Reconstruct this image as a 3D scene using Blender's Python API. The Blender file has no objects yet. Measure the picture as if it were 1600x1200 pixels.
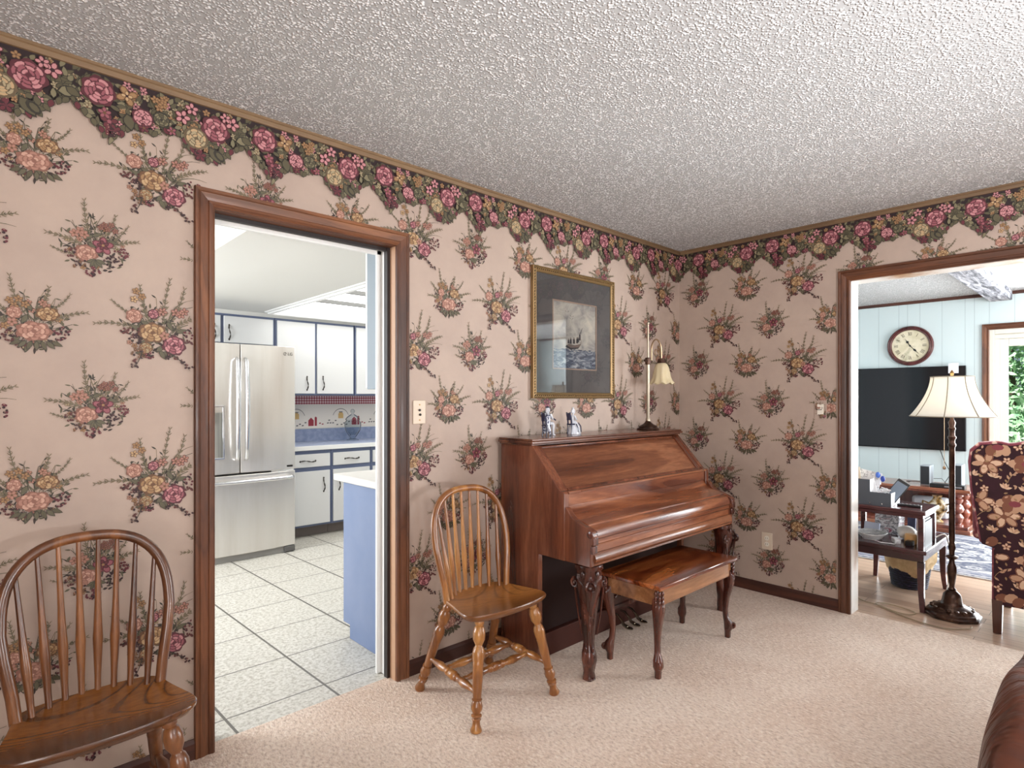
import bpy, bmesh, math, random
from mathutils import Vector, Matrix
PI = math.pi
C = bpy.context.scene.collection
SC = bpy.context.scene

# ---------------------------------------------------------------- camera, world, lights, exposure
cam_d = bpy.data.cameras.new('camera'); cam = bpy.data.objects.new('camera', cam_d); C.objects.link(cam)
cam.location = (0, 0, 1.325)
cam.rotation_euler = (PI/2, 0, 0.8196 - PI/2)
cam_d.sensor_width = 36.0; cam_d.lens = 36.0*905.4/1600.0
cam_d.shift_x = 0.0; cam_d.shift_y = 22.4/1600.0
cam_d.clip_start = 0.02; cam_d.clip_end = 200
SC.camera = cam
SC.view_settings.view_transform = 'Standard'; SC.view_settings.look = 'None'
SC.view_settings.gamma = 1.0; SC.view_settings.use_curve_mapping = False
SC.view_settings.exposure = -0.06

w = bpy.data.worlds.new('world'); SC.world = w; w.use_nodes = True
wn = w.node_tree; wn.nodes.clear()
wo = wn.nodes.new('ShaderNodeOutputWorld'); wb = wn.nodes.new('ShaderNodeBackground')
sky = wn.nodes.new('ShaderNodeTexSky'); sky.sky_type = 'HOSEK_WILKIE'; sky.turbidity = 4.0
sky.sun_direction = (0.5, -0.6, 0.62)
wn.links.new(sky.outputs[0], wb.inputs[0]); wb.inputs[1].default_value = 2.2
wn.links.new(wb.outputs[0], wo.inputs[0])

def area(name, loc, direction, sx, sy, power, col):
    d = bpy.data.lights.new(name, 'AREA'); d.shape = 'RECTANGLE'; d.size = sx; d.size_y = sy
    d.energy = power; d.color = col
    o = bpy.data.objects.new(name, d); C.objects.link(o); o.location = loc
    o.rotation_euler = Vector(direction).to_track_quat('-Z', 'Z').to_euler()
    return o
# daylight through the big windows behind the camera (south side) and the one on the west side
area('window_daylight_south', (1.3, -2.42, 1.2), (0, 1, 0.15), 2.6, 1.9, 13, (1.0, 0.97, 0.94))
area('window_daylight_west', (-1.12, -1.0, 1.42), (1, 0.12, -0.02), 1.7, 1.35, 80, (1.0, 0.97, 0.95))
# living room: daylight of the sliding door and of the south windows
area('sliding_door_daylight', (7.80, -0.4, 1.1), (-1, 0.05, -0.05), 2.6, 1.9, 330, (0.90, 0.96, 1.0))
area('living_room_window_daylight', (6.0, -2.9, 1.5), (0, 1, 0.25), 2.6, 1.6, 380, (0.92, 0.97, 1.0))
# kitchen: daylight of the kitchen window on its west side
area('kitchen_window_daylight', (-0.9, 4.3, 1.5), (1, 0, -0.1), 1.6, 1.2, 120, (0.93, 0.97, 1.0))
# unseen overhead light added behind the camera to brighten floor and piano
pd = bpy.data.lights.new('overhead_fill_light', 'POINT'); pd.energy = 30; pd.color = (1.0, 0.96, 0.93); pd.shadow_soft_size = 0.16
po = bpy.data.objects.new('overhead_fill_light', pd); C.objects.link(po); po.location = (0.95, -1.15, 2.08)
# upward fill light added out of view to brighten the ceiling
area('ceiling_uplight_fill', (1.5, -1.25, 1.1), (0.10, 0.28, 1), 0.4, 0.4, 140, (0.95, 0.97, 1.0))
sd_ = bpy.data.lights.new('sun', 'SUN'); sd_.energy = 11.0; sd_.angle = 0.02; sd_.color = (1.0, 0.96, 0.88)
so_ = bpy.data.objects.new('sun', sd_); C.objects.link(so_); so_.rotation_euler = Vector((0.57, 0.05, -0.82)).to_track_quat('-Z', 'Z').to_euler()

# ---------------------------------------------------------------- helpers
def lin(c):
    return tuple(((x/255.0)/12.92 if x/255.0 <= 0.04045 else ((x/255.0+0.055)/1.055)**2.4) for x in c) + (1.0,)

def _mat(name):
    m = bpy.data.materials.new(name); m.use_nodes = True
    nt = m.node_tree; b = nt.nodes['Principled BSDF']
    return m, nt, b
def plain(name, c, rough=0.55, metal=0.0, coat=0.0, spec=0.5):
    m, nt, b = _mat(name)
    b.inputs['Base Color'].default_value = lin(c); b.inputs['Roughness'].default_value = rough
    b.inputs['Metallic'].default_value = metal; b.inputs['Coat Weight'].default_value = coat
    b.inputs['Coat Roughness'].default_value = 0.12; b.inputs['Specular IOR Level'].default_value = spec
    return m
def coords(nt, scale=(1,1,1), rot=(0,0,0), kind='Object'):
    tc = nt.nodes.new('ShaderNodeTexCoord'); mp = nt.nodes.new('ShaderNodeMapping')
    mp.inputs['Scale'].default_value = scale; mp.inputs['Rotation'].default_value = rot
    nt.links.new(tc.outputs[kind], mp.inputs['Vector']); return mp.outputs[0]
def noise(nt, vec, scale, detail=4, rough=0.55, dist=0.0):
    n = nt.nodes.new('ShaderNodeTexNoise'); n.inputs['Scale'].default_value = scale
    n.inputs['Detail'].default_value = detail; n.inputs['Roughness'].default_value = rough
    n.inputs['Distortion'].default_value = dist
    nt.links.new(vec, n.inputs['Vector']); return n.outputs[0]
def ramp(nt, fac, stops):
    r = nt.nodes.new('ShaderNodeValToRGB'); e = r.color_ramp.elements
    while len(e) < len(stops): e.new(0.5)
    for i, (p, c) in enumerate(stops):
        e[i].position = p; e[i].color = lin(c) if len(c) == 3 else c
    nt.links.new(fac, r.inputs[0]); return r.outputs[0]
def bump(nt, b, h, strength, dist):
    n = nt.nodes.new('ShaderNodeBump'); n.inputs['Strength'].default_value = strength
    n.inputs['Distance'].default_value = dist
    nt.links.new(h, n.inputs['Height']); nt.links.new(n.outputs[0], b.inputs['Normal'])
def mixc(nt, fac, a, bb, mode='MIX'):
    n = nt.nodes.new('ShaderNodeMix'); n.data_type = 'RGBA'; n.blend_type = mode
    for sock, val in ((n.inputs[0], fac), (n.inputs[6], a), (n.inputs[7], bb)):
        if hasattr(val, 'is_linked'): nt.links.new(val, sock)
        elif isinstance(val, (int, float)): sock.default_value = val
        else: sock.default_value = lin(val)
    return n.outputs[2]
def math_(nt, op, a, b=0.0, c=0.0):
    n = nt.nodes.new('ShaderNodeMath'); n.operation = op
    for i, val in enumerate((a, b, c)):
        if hasattr(val, 'is_linked'): nt.links.new(val, n.inputs[i])
        else: n.inputs[i].default_value = val
    return n.outputs[0]
def mottled(name, stops, scale=6, rough=0.6, bs=0.0, bd=0.001, bscale=80, stretch=(1,1,1), dist=0.0, coat=0.0, detail=5, metal=0.0, kind='Object'):
    m, nt, b = _mat(name)
    v = coords(nt, stretch, kind=kind)
    nt.links.new(ramp(nt, noise(nt, v, scale, detail, 0.6, dist), stops), b.inputs['Base Color'])
    b.inputs['Roughness'].default_value = rough; b.inputs['Coat Weight'].default_value = coat
    b.inputs['Coat Roughness'].default_value = 0.1; b.inputs['Metallic'].default_value = metal
    if bs: bump(nt, b, noise(nt, v, bscale, 3), bs, bd)
    return m
def wood(name, dark, mid, light, axis='x', rings=5.0, rough=0.35, coat=0.3, dist=1.2, fine=60, lines=0.0, k=7.0, st=.12):
    """grain drawn along one axis"""
    m, nt, b = _mat(name)
    kv = {'x': (st, 1, 1), 'y': (1, st, 1), 'z': (1, 1, st)}[axis]
    v = coords(nt, kv)
    n1 = noise(nt, v, rings, 1.2 if lines and k > 20 else 5, 0.5, dist)
    wv = math_(nt, 'FRACT', math_(nt, 'MULTIPLY', n1, k if lines else 7.0))
    tri = math_(nt, 'ABSOLUTE', math_(nt, 'SUBTRACT', wv, 0.5))
    base = ramp(nt, n1, [(0.30, dark), (0.52, mid), (0.72, light)])
    fin = noise(nt, v, fine, 4, 0.7)
    if lines:
        base = mixc(nt, math_(nt, 'MULTIPLY', ramp(nt, tri, [(0.0, (255,255,255)), (0.16, (0,0,0))]), lines), base, dark)
    c = mixc(nt, math_(nt, 'MULTIPLY', math_(nt, 'SUBTRACT', 0.5, tri), 0.15 if lines else 0.5), base, dark)
    c2 = mixc(nt, ramp(nt, fin, [(0.38, (150,150,150)), (0.6, (0,0,0))]), c, dark)
    nt.links.new(c2, b.inputs['Base Color'])
    b.inputs['Roughness'].default_value = rough; b.inputs['Coat Weight'].default_value = coat
    b.inputs['Coat Roughness'].default_value = 0.18
    bump(nt, b, fin, 0.12, 0.001)
    return m
def glassy(name, tint=(235,240,240), rough=0.0, refl=0.12):
    m, nt, b = _mat(name); nt.nodes.remove(b)
    out = nt.nodes['Material Output']
    t = nt.nodes.new('ShaderNodeBsdfTransparent'); t.inputs[0].default_value = lin(tint)
    g = nt.nodes.new('ShaderNodeBsdfGlossy'); g.inputs['Roughness'].default_value = rough
    lw = nt.nodes.new('ShaderNodeLayerWeight'); lw.inputs[0].default_value = refl
    mx = nt.nodes.new('ShaderNodeMixShader')
    nt.links.new(lw.outputs['Fresnel'], mx.inputs[0]); nt.links.new(t.outputs[0], mx.inputs[1]); nt.links.new(g.outputs[0], mx.inputs[2])
    nt.links.new(mx.outputs[0], out.inputs[0]); return m
def glow(name, c, s):
    m, nt, b = _mat(name)
    b.inputs['Base Color'].default_value = lin(c)
    b.inputs['Emission Color'].default_value = lin(c); b.inputs['Emission Strength'].default_value = s
    return m

class MB:
    def __init__(s): s.v = []; s.f = []; s.m = []
    def add(s, vs, fs, mi=0):
        o = len(s.v); s.v += [tuple(p) for p in vs]
        for f in fs: s.f.append(tuple(i+o for i in f)); s.m.append(mi)
        return s
    def box(s, x0, x1, y0, y1, z0, z1, mi=0):
        v = [(x0,y0,z0),(x1,y0,z0),(x1,y1,z0),(x0,y1,z0),(x0,y0,z1),(x1,y0,z1),(x1,y1,z1),(x0,y1,z1)]
        return s.add(v, [(0,3,2,1),(4,5,6,7),(0,1,5,4),(1,2,6,5),(2,3,7,6),(3,0,4,7)], mi)
    def prism(s, pts, axis, a0, a1, mi=0):
        n = len(pts)
        mk = {'x': lambda p, a: (a, p[0], p[1]), 'y': lambda p, a: (p[0], a, p[1]), 'z': lambda p, a: (p[0], p[1], a)}[axis]
        v = [mk(p, a0) for p in pts] + [mk(p, a1) for p in pts]
        f = [tuple(range(n)), tuple(range(2*n-1, n-1, -1))] + [(i, (i+1) % n, (i+1) % n+n, i+n) for i in range(n)]
        return s.add(v, f, mi)
    def loft(s, rings, mi=0, cap=True, closed=True):
        n = len(rings[0]); v = [p for r in rings for p in r]; f = []
        for i in range(len(rings)-1):
            for j in range(n if closed else n-1):
                a = i*n+j; b = i*n+(j+1) % n
                f.append((a, b, b+n, a+n))
        if cap: f += [tuple(range(n-1, -1, -1)), tuple(range((len(rings)-1)*n, len(rings)*n))]
        return s.add(v, f, mi)
    def turn(s, p0, p1, prof, n=14, mi=0):
        """lathe between two points: prof = [(t, radius)]"""
        p0 = Vector(p0); p1 = Vector(p1); d = (p1-p0); L = d.length; d = d/L
        a = d.orthogonal().normalized(); b = d.cross(a)
        rings = [[p0+d*(t*L)+(a*math.cos(2*PI*k/n)+b*math.sin(2*PI*k/n))*max(r, 1e-4) for k in range(n)] for t, r in prof]
        return s.loft(rings, mi)
    def lathe(s, prof, c=(0,0,0), n=24, mi=0, cap=True, sx=1, sy=1):
        rings = [[(c[0]+sx*r*math.cos(2*PI*k/n), c[1]+sy*r*math.sin(2*PI*k/n), c[2]+z) for k in range(n)] for r, z in prof]
        return s.loft(rings, mi, cap)
    def tube(s, pts, r, n=8, mi=0, closed=False, ry=None):
        pts = [Vector(p) for p in pts]; N = len(pts)
        rs = r if isinstance(r, (list, tuple)) else [r]*N
        rings = []; a = None
        for i in range(N):
            if closed: t = pts[(i+1) % N]-pts[i-1]
            else: t = pts[min(i+1, N-1)]-pts[max(i-1, 0)]
            t.normalize()
            if a is None: a = t.orthogonal().normalized()
            else:
                a = a-t*a.dot(t)
                a = a.normalized() if a.length > 1e-6 else t.orthogonal().normalized()
            b = t.cross(a)
            rings.append([pts[i]+a*(rs[i]*math.cos(2*PI*k/n))+b*(rs[i]*math.sin(2*PI*k/n)) for k in range(n)])
        if closed: rings.append(rings[0])
        return s.loft(rings, mi, cap=not closed)
    def ell(s, c, r, n=14, k=9, mi=0, rot=None):
        if isinstance(r, (int, float)): r = (r, r, r)
        R = rot or Matrix.Identity(3); c = Vector(c)
        rings = [[c+R@Vector((r[0]*math.sin(PI*i/k)*math.cos(2*PI*j/n), r[1]*math.sin(PI*i/k)*math.sin(2*PI*j/n), r[2]*math.cos(PI*i/k))) for j in range(n)] for i in range(1, k)]
        o = len(s.v); s.loft(rings, mi, False)
        return s.add([c+R@Vector((0,0,r[2])), c-R@Vector((0,0,r[2]))], [], mi)._caps(o, n, k-1, mi)
    def _caps(s, o, n, nr, mi):
        top = len(s.v)-2; bot = top+1
        for j in range(n):
            s.f.append((top, o+(j+1) % n, o+j)); s.m.append(mi)
            q = o+(nr-1)*n
            s.f.append((bot, q+j, q+(j+1) % n)); s.m.append(mi)
        return s
    def build(s, name, mats, parent=None, bevel=0.0, smooth=True, recalc=True, sub=0, angle=35, seg=2):
        me = bpy.data.meshes.new(name); me.from_pydata(s.v, [], s.f)
        if not isinstance(mats, (list, tuple)): mats = [mats]
        for m in mats: me.materials.append(m)
        me.polygons.foreach_set('material_index', s.m)
        me.update()
        if recalc:
            bm = bmesh.new(); bm.from_mesh(me); bmesh.ops.recalc_face_normals(bm, faces=bm.faces); bm.to_mesh(me); bm.free()
        if smooth:
            me.polygons.foreach_set('use_smooth', [True]*len(me.polygons))
            me.set_sharp_from_angle(angle=math.radians(angle))
        o = bpy.data.objects.new(name, me); C.objects.link(o)
        if parent is not None: o.parent = parent
        if bevel:
            b = o.modifiers.new('bevel', 'BEVEL'); b.width = bevel; b.segments = seg; b.limit_method = 'ANGLE'; b.angle_limit = math.radians(40)
            b.harden_normals = False
        if sub:
            b = o.modifiers.new('sub', 'SUBSURF'); b.levels = sub; b.render_levels = sub
        return o
def thing(name, label, cat, loc=(0,0,0), rz=0.0, group=None):
    o = bpy.data.objects.new(name, None); C.objects.link(o); o.empty_display_size = 0.05
    o.location = loc; o.rotation_euler = (0, 0, rz); o['label'] = label; o['category'] = cat
    if group: o['group'] = group
    return o
def tag(o, label, cat, group=None, kind=None, loc=None, rz=None):
    o['label'] = label; o['category'] = cat
    if group: o['group'] = group
    if kind: o['kind'] = kind
    if loc: o.location = loc
    if rz is not None: o.rotation_euler = (0, 0, rz)
    return o
def struct(o, label=None):
    o['kind'] = 'structure'
    if label: o['label'] = label
    return o
def kids(o, src): return [c for c in src if c.parent is o]
def copy_tree(o, parent=None):
    ch = [c for c in C.objects if c.parent is o]
    n = o.copy(); C.objects.link(n)
    if parent is not None: n.parent = parent
    for c in ch: copy_tree(c, n)
    return n

# ---------------------------------------------------------------- materials
CASING = wood('casing_wood', (40,18,8), (100,56,30), (140,88,52), 'z', 7, 0.5, 0.06, 0.6, 60, .35, 9.0)
CASING_X = wood('casing_wood_x', (40,18,8), (100,56,30), (140,88,52), 'x', 7, 0.5, 0.06, 0.6, 60, .35, 9.0)
CASING_Y = wood('casing_wood_y', (40,18,8), (100,56,30), (140,88,52), 'y', 7, 0.5, 0.06, 0.6, 60, .35, 9.0)
BASE_X = wood('baseboard_wood', (34,15,9), (76,38,25), (98,54,36), 'x', 6, 0.55, 0.0, 0.5)
BASE_Y = wood('baseboard_wood_y', (34,15,9), (76,38,25), (98,54,36), 'y', 6, 0.55, 0.0, 0.5)
OAK = wood('oak_seat', (92,50,16), (158,102,48), (200,144,78), 'x', 2.2, 0.28, 0.5, .35, 60, .7, 46.0, .34)
OAKZ = wood('oak_turned', (84,44,16), (150,94,46), (192,136,74), 'z', 10, 0.28, 0.5, 0.8, 70)
OAKD = wood('dark_oak_seat', (62,30,10), (138,84,34), (182,122,58), 'x', 2.2, 0.25, 0.5, .35, 60, .75, 46.0, .34)
OAKDZ = wood('dark_oak_turned', (52,24,11), (112,66,35), (154,100,58), 'z', 10, 0.28, 0.5, 0.8, 70)
MAHOG = wood('mahogany', (66,31,19), (132,80,52), (166,110,76), 'x', 4, 0.27, 0.45, 1.8, 80)
MAHOG_Z = wood('mahogany_side', (56,26,17), (116,64,42), (146,88,60), 'z', 5, 0.27, 0.45, 1.5, 80)
MAHOG_L = wood('mahogany_lighter', (84,40,24), (142,84,54), (172,110,72), 'x', 5, 0.22, 0.6, 2.2, 90)
MAHOG_C = wood('mahogany_carved', (34,13,9), (82,38,27), (128,74,56), 'z', 12, 0.25, 0.5, 1.0, 60)
BENCH_T = wood('bench_burl', (44,14,6), (128,60,28), (190,112,58), 'x', 3.6, 0.14, 0.5, 2.2, 70, .6, 9.0)
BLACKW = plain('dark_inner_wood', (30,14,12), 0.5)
WHITE = plain('white_paint', (228,228,226), 0.4)
WHITEC = plain('kitchen_ceiling_paint', (216,215,210), 0.6)
CREAM = plain('cream_plastic', (206,188,168), 0.4)
ALMOND = plain('almond_plastic', (222,214,200), 0.4)
BLACK = plain('black_plastic', (18,18,20), 0.35)
DARKHOLE = plain('dark_slot', (30,18,14), 0.6)
BRASS = plain('antique_brass', (150,120,78), 0.28, 1.0)
GOLD = plain('gilt_frame', (146,120,82), 0.4, 0.6)
GOLDD = plain('gilt_frame_dark', (52,34,18), 0.5, 0.3)
CHROME = plain('brushed_steel_pole', (172,160,142), 0.38, .8)
BRONZE = mottled('bronze', [(0.3,(34,20,14)),(0.6,(78,54,42)),(0.8,(140,112,92))], 18, 0.30, metal=0.6)
BRONZEL = plain('light_bronze', (176,150,122), 0.3, 0.9)

# ---------------------------------------------------------------- wallpaper
PAL = {'bg': (198,172,155), 'dkline': (50,36,30), 'leafd': (52,46,36), 'leaf': (88,82,62), 'sprig': (114,100,78),
       'ochred': (100,68,44), 'ochre': (146,112,76), 'ochrel': (178,148,110), 'peachd': (128,86,72), 'peach': (158,114,98), 'peachl': (186,146,128),
       'pinkd': (80,32,40), 'pink': (138,78,86), 'pinkl': (182,126,128), 'marn': (46,16,22), 'maroon': (92,36,44),
       'berry': (80,36,34), 'cream': (156,142,112), 'creamd': (96,80,58), 'olived': (44,39,29), 'olive': (82,75,54), 'olivel': (116,108,82),
       'night': (36,17,20)}
PKEYS = list(PAL.keys()); PIDX = {k: i for i, k in enumerate(PKEYS)}
def wallpaper_ground():
    m, nt, b = _mat('wallpaper_ground')
    v = coords(nt)
    n = noise(nt, v, 3.0, 6, 0.65)
    c = ramp(nt, n, [(0.3, (164,144,132)), (0.7, (176,156,142))])
    s = noise(nt, v, 26, 6, 0.75)
    msk = ramp(nt, s, [(0.66, (0,0,0)), (0.74, (70,70,70))])
    nt.links.new(mixc(nt, msk, c, (142,120,104)), b.inputs['Base Color'])
    b.inputs['Roughness'].default_value = 0.6
    bump(nt, b, noise(nt, v, 220, 2), 0.08, 0.001)
    return m
PMATS = [wallpaper_ground() if k == 'bg' else plain('wallpaper_'+k, PAL[k], 0.6) for k in PKEYS]

class Art:
    """a flat printed pattern: coloured patches in wall coordinates"""
    def __init__(s, seed=1): s.p = []; s.r = random.Random(seed)
    def poly(s, pts, c): s.p.append((pts, c))
    def ell(s, x, y, a, b, ang, c, n=9):
        ca, sa = math.cos(ang), math.sin(ang)
        s.poly([(x+a*math.cos(2*PI*i/n)*ca-b*math.sin(2*PI*i/n)*sa, y+a*math.cos(2*PI*i/n)*sa+b*math.sin(2*PI*i/n)*ca) for i in range(n)], c)
    def leaf(s, x, y, L, W, ang, c, cd=None):
        """pointed leaf starting at x, y"""
        ca, sa = math.cos(ang), math.sin(ang)
        def sh(k, ox=0.0):
            q = [(0,0),(0.25,0.42),(0.5,0.5),(0.78,0.3),(1,0),(0.78,-0.3),(0.5,-0.5),(0.25,-0.42)]
            return [(x+(ox+t*L*k)*ca-u*W*k*sa, y+(ox+t*L*k)*sa+u*W*k*ca) for t, u in q]
        if cd: s.poly(sh(1.22, -0.11*L), cd)
        s.poly(sh(1.0), c)
    def stem(s, pts, w, c):
        L = []; R = []
        for i, p in enumerate(pts):
            q0 = pts[max(i-1, 0)]; q1 = pts[min(i+1, len(pts)-1)]
            dx, dy = q1[0]-q0[0], q1[1]-q0[1]; l = math.hypot(dx, dy) or 1
            L.append((p[0]-dy/l*w/2, p[1]+dx/l*w/2)); R.append((p[0]+dy/l*w/2, p[1]-dx/l*w/2))
        for i in range(len(pts)-1): s.poly([L[i], L[i+1], R[i+1], R[i]], c)
    def curve(s, x0, y0, x1, y1, bend, n=7):
        mx, my = (x0+x1)/2-(y1-y0)*bend, (y0+y1)/2+(x1-x0)*bend
        return [((1-t)**2*x0+2*t*(1-t)*mx+t*t*x1, (1-t)**2*y0+2*t*(1-t)*my+t*t*y1) for t in [i/(n-1) for i in range(n)]]
    def sprig(s, x0, y0, x1, y1, bend, c='sprig', L=0.016, k=9):
        P = s.curve(x0, y0, x1, y1, bend, k)
        s.stem(P, 0.0020, 'leaf')
        for i in range(2, k):
            a = math.atan2(P[i][1]-P[i-1][1], P[i][0]-P[i-1][0]); l = L*(1.15-0.6*i/k)
            for sg in (1, -1):
                s.leaf(P[i][0], P[i][1], l*s.r.uniform(.9,1.35), l*0.28, a+sg*s.r.uniform(.35,.75), c)
                s.leaf((P[i][0]+P[i-1][0])/2, (P[i][1]+P[i-1][1])/2, l*.6, l*0.24, a+sg*s.r.uniform(.7,1.1), 'leaf' if s.r.random() < .4 else c)
    def blade(s, x0, y0, x1, y1, bend, c='leaf'):
        P = s.curve(x0, y0, x1, y1, bend, 7)
        for i in range(6): s.stem(P[i:i+2], 0.0034*(1-i/7), c)
    def daisy(s, x, y, r, c, cd, n=5, core='ochred'):
        a0 = s.r.random()*PI
        for i in range(n):
            a = a0+2*PI*i/n; s.ell(x+r*.62*math.cos(a), y+r*.62*math.sin(a), r*.52, r*.40, a, cd, 8)
        for i in range(n):
            a = a0+2*PI*i/n; s.ell(x+r*.62*math.cos(a), y+r*.62*math.sin(a), r*.40, r*.28, a, c, 7)
        s.ell(x, y, r*.28, r*.28, 0, core, 6)
    def rose(s, x, y, r, d, m, l, sq=1.0, core=None):
        a0 = s.r.random()*PI
        s.poly([(x+r*1.05*(1+.09*math.sin(7*t+a0))*math.cos(t), y+sq*r*1.05*(1+.09*math.sin(7*t+a0))*math.sin(t)) for t in [2*PI*i/28 for i in range(28)]], d)
        for ring, (dist, pr, n) in enumerate(((.66,.38,8),(.40,.34,6),(.18,.26,4))):
            for i in range(n):
                a = a0+ring*.5+2*PI*i/n
                px, py = x+r*dist*math.cos(a), y+sq*r*dist*math.sin(a)
                s.ell(px, py, r*pr*.66, r*pr*1.04*sq, a, d, 8)
                s.ell(px+r*.06*math.cos(a), py+sq*r*.06*math.sin(a), r*pr*.46, r*pr*.84*sq, a, l if (i+ring) % 2 else m, 8); s.ell(px-r*.03*math.cos(a), py-sq*r*.03*math.sin(a), r*pr*.16, r*pr*.6*sq, a, m if (i+ring) % 2 else d, 6)
        s.ell(x, y, r*.16, r*.13, a0, core or d, 7)
    def berries(s, x, y, R, n, c='berry', r=0.0042):
        for i in range(n):
            a = s.r.random()*2*PI; q = R*math.sqrt(s.r.random())
            xx, yy = x+q*math.cos(a), y+q*.8*math.sin(a)
            s.ell(xx, yy, r*s.r.uniform(.7,1.2), r*.8, s.r.random()*PI, c if s.r.random() < .7 else 'marn', 6)
            if s.r.random() < .35: s.ell(xx+.001, yy+.001, r*.3, r*.3, 0, 'peachl', 4)
    def emit(s, mb, u, z, fn, lay0=0, sc=1.0, clip=None):
        for k, (pts, c) in enumerate(s.p):
            q = [(u+x*sc, z+y*sc) for x, y in pts]
            if clip and not clip(q): continue
            d = 0.0004+(lay0+k)*5e-6
            mb.add([fn(a, b, d) for a, b in q], [tuple(range(len(q)))], PIDX[c])

def bouquet(kind):
    A = Art(kind*7+3); r = A.r
    for i in range(20):      # thin stems and fine dark foliage behind the blooms
        a = r.uniform(-.35, PI+.35); q = r.uniform(.05, .095); x, y = q*1.05*math.cos(a), .01+q*.9*math.sin(a)
        P = A.curve(r.uniform(-.015,.015), -.03, x, y, r.uniform(-.25,.25), 6); A.stem(P, .0015, 'leafd' if i % 2 else 'sprig')
        for p in P[3:]: A.leaf(p[0], p[1], r.uniform(.010,.018), .0045, r.uniform(0,6.28), 'leafd' if r.random() < .7 else 'leaf')
    for i in range(78):
        a = r.random()*6.28; q = .088*math.sqrt(r.random())
        A.leaf(q*math.cos(a), q*.85*math.sin(a)-.012, r.uniform(.012,.024), r.uniform(.004,.008), r.uniform(0,6.28), ('leafd','leaf','dkline','olive','dkline')[i % 5])
    for i in range(12):
        a = r.random()*6.28; q = .04+.05*r.random(); A.daisy(q*math.cos(a), q*.85*math.sin(a)-.01, r.uniform(.006,.009), ('ochre','peach','cream')[i % 3], ('berry','ochred')[i % 2])
    if kind == 1:
        A.sprig(-.01,.0,-.055,.125,.12); A.sprig(.0,.0,.035,.10,-.1); A.sprig(.02,-.01,.125,.035,.12); A.sprig(-.02,-.02,-.115,.0,-.1)
        A.sprig(.01,.02,.085,.085,-.2,L=.012); A.sprig(-.02,0,-.10,.06,.1,L=.012)
        A.blade(.0,.0,-.02,.09,.3); A.blade(0,0,.05,.07,-.3)
        for i in range(9): A.leaf(r.uniform(-.05,.05), r.uniform(-.07,.03), .028, .012, r.uniform(0,6.28), 'leaf', 'leafd')
        for x, y in ((-.055,.055),(-.035,.06),(-.045,.04),(-.02,.045),(.02,.055),(.03,.045)): A.daisy(x, y, .010, 'ochre' if x < 0 else 'peach', 'ochred')
        A.rose(-.045,.02,.017,'peachd','peach','peachl'); A.rose(.032,.022,.027,'ochred','ochre','ochrel',.75)
        A.daisy(-.05,-.008,.012,'peach','peachd'); A.daisy(-.065,-.02,.010,'ochre','ochred')
        A.rose(.0,-.032,.040,'peachd','peach','peachl',.68)
        A.berries(.062,-.035,.026,22,'maroon'); A.berries(-.058,-.05,.022,18,'berry'); A.berries(-.035,-.07,.016,9)
        for k in range(7): A.leaf(-.03+.012*k, -.062, .026, .011, -PI/2+(k-3)*.38, 'leaf' if k % 2 else 'olive', 'leafd')
    elif kind == 2:
        A.sprig(-.01,.0,-.03,.135,.08); A.sprig(.0,0,.05,.10,-.12); A.sprig(-.02,-.01,-.12,.02,-.12); A.sprig(.02,-.01,.11,.03,.15); A.sprig(0,-.02,.085,.075,-.1,L=.012); A.sprig(-.03,-.03,-.11,-.02,.2,L=.011)
        A.blade(0,0,.02,.10,.25); A.blade(0,0,-.06,.07,.25); A.blade(.01,-.01,.09,-.015,.3)
        for i in range(10): A.leaf(r.uniform(-.045,.045), r.uniform(-.06,.04), .026, .010, r.uniform(0,6.28), 'leaf', 'leafd')
        for x, y in ((.022,.07),(.04,.072),(.03,.058),(.05,.055),(.012,.06)): A.daisy(x, y, .009, 'peachd', 'berry')
        for x, y in ((-.04,.04),(-.055,.03),(-.03,.03)): A.daisy(x, y, .012, 'peach', 'peachd')
        A.rose(-.025,-.028,.028,'peachd','peach','peachl',.9)
        A.daisy(.018,.002,.026,'pink','maroon',5,'marn'); A.daisy(.018,.004,.015,'maroon','marn',5,'ochre')
        A.berries(.065,-.012,.022,18,'maroon'); A.berries(-.065,-.03,.018,14,'berry'); A.berries(.045,-.045,.024,20,'marn'); A.berries(-.005,-.085,.022,22,'maroon')
        A.berries(-.045,-.06,.02,12,'ochred')
        for k in range(5): A.leaf(0, -.045, .026, .011, -PI/2+(k-2)*.6, 'leaf', 'leafd')
    else:
        A.sprig(-.01,.0,-.045,.125,.1); A.sprig(.02,0,.035,.155,.08); A.sprig(-.03,-.01,-.155,.005,-.16); A.sprig(.04,0,.135,.055,.12); A.sprig(.02,.0,.075,.13,-.12); A.sprig(-.03,.02,-.115,.075,.1,L=.012)
        A.blade(.03,.02,.10,.10,.35); A.blade(.03,.01,.12,.08,.35,'leafd'); A.blade(-.01,.01,-.03,.10,.3); A.blade(.04,-.01,.14,.02,.3)
        for i in range(14): A.leaf(r.uniform(-.06,.07), r.uniform(-.085,.04), .030, .012, r.uniform(0,6.28), 'leaf', 'leafd')
        A.daisy(-.055,.11,.010,'ochre','ochred'); A.daisy(-.04,.095,.010,'ochre','ochred'); A.daisy(-.06,.085,.010,'ochrel','ochred')
        for x, y in ((.0,.05),(.015,.055),(.05,.055),(.065,.05),(.075,.06)): A.daisy(x, y, .012, 'peach', 'berry')
        A.rose(-.06,.035,.020,'peachd','peach','peachl'); A.rose(-.01,.045,.014,'pinkd','pink','pinkl')
        A.rose(-.012,-.012,.036,'ochred','ochre','ochrel',.8)
        A.rose(.046,-.048,.031,'pinkd','pink','pinkl',.95)
        A.daisy(.02,-.02,.013,'peach','peachd'); A.rose(-.03,-.06,.017,'ochred','ochre','cream')
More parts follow.
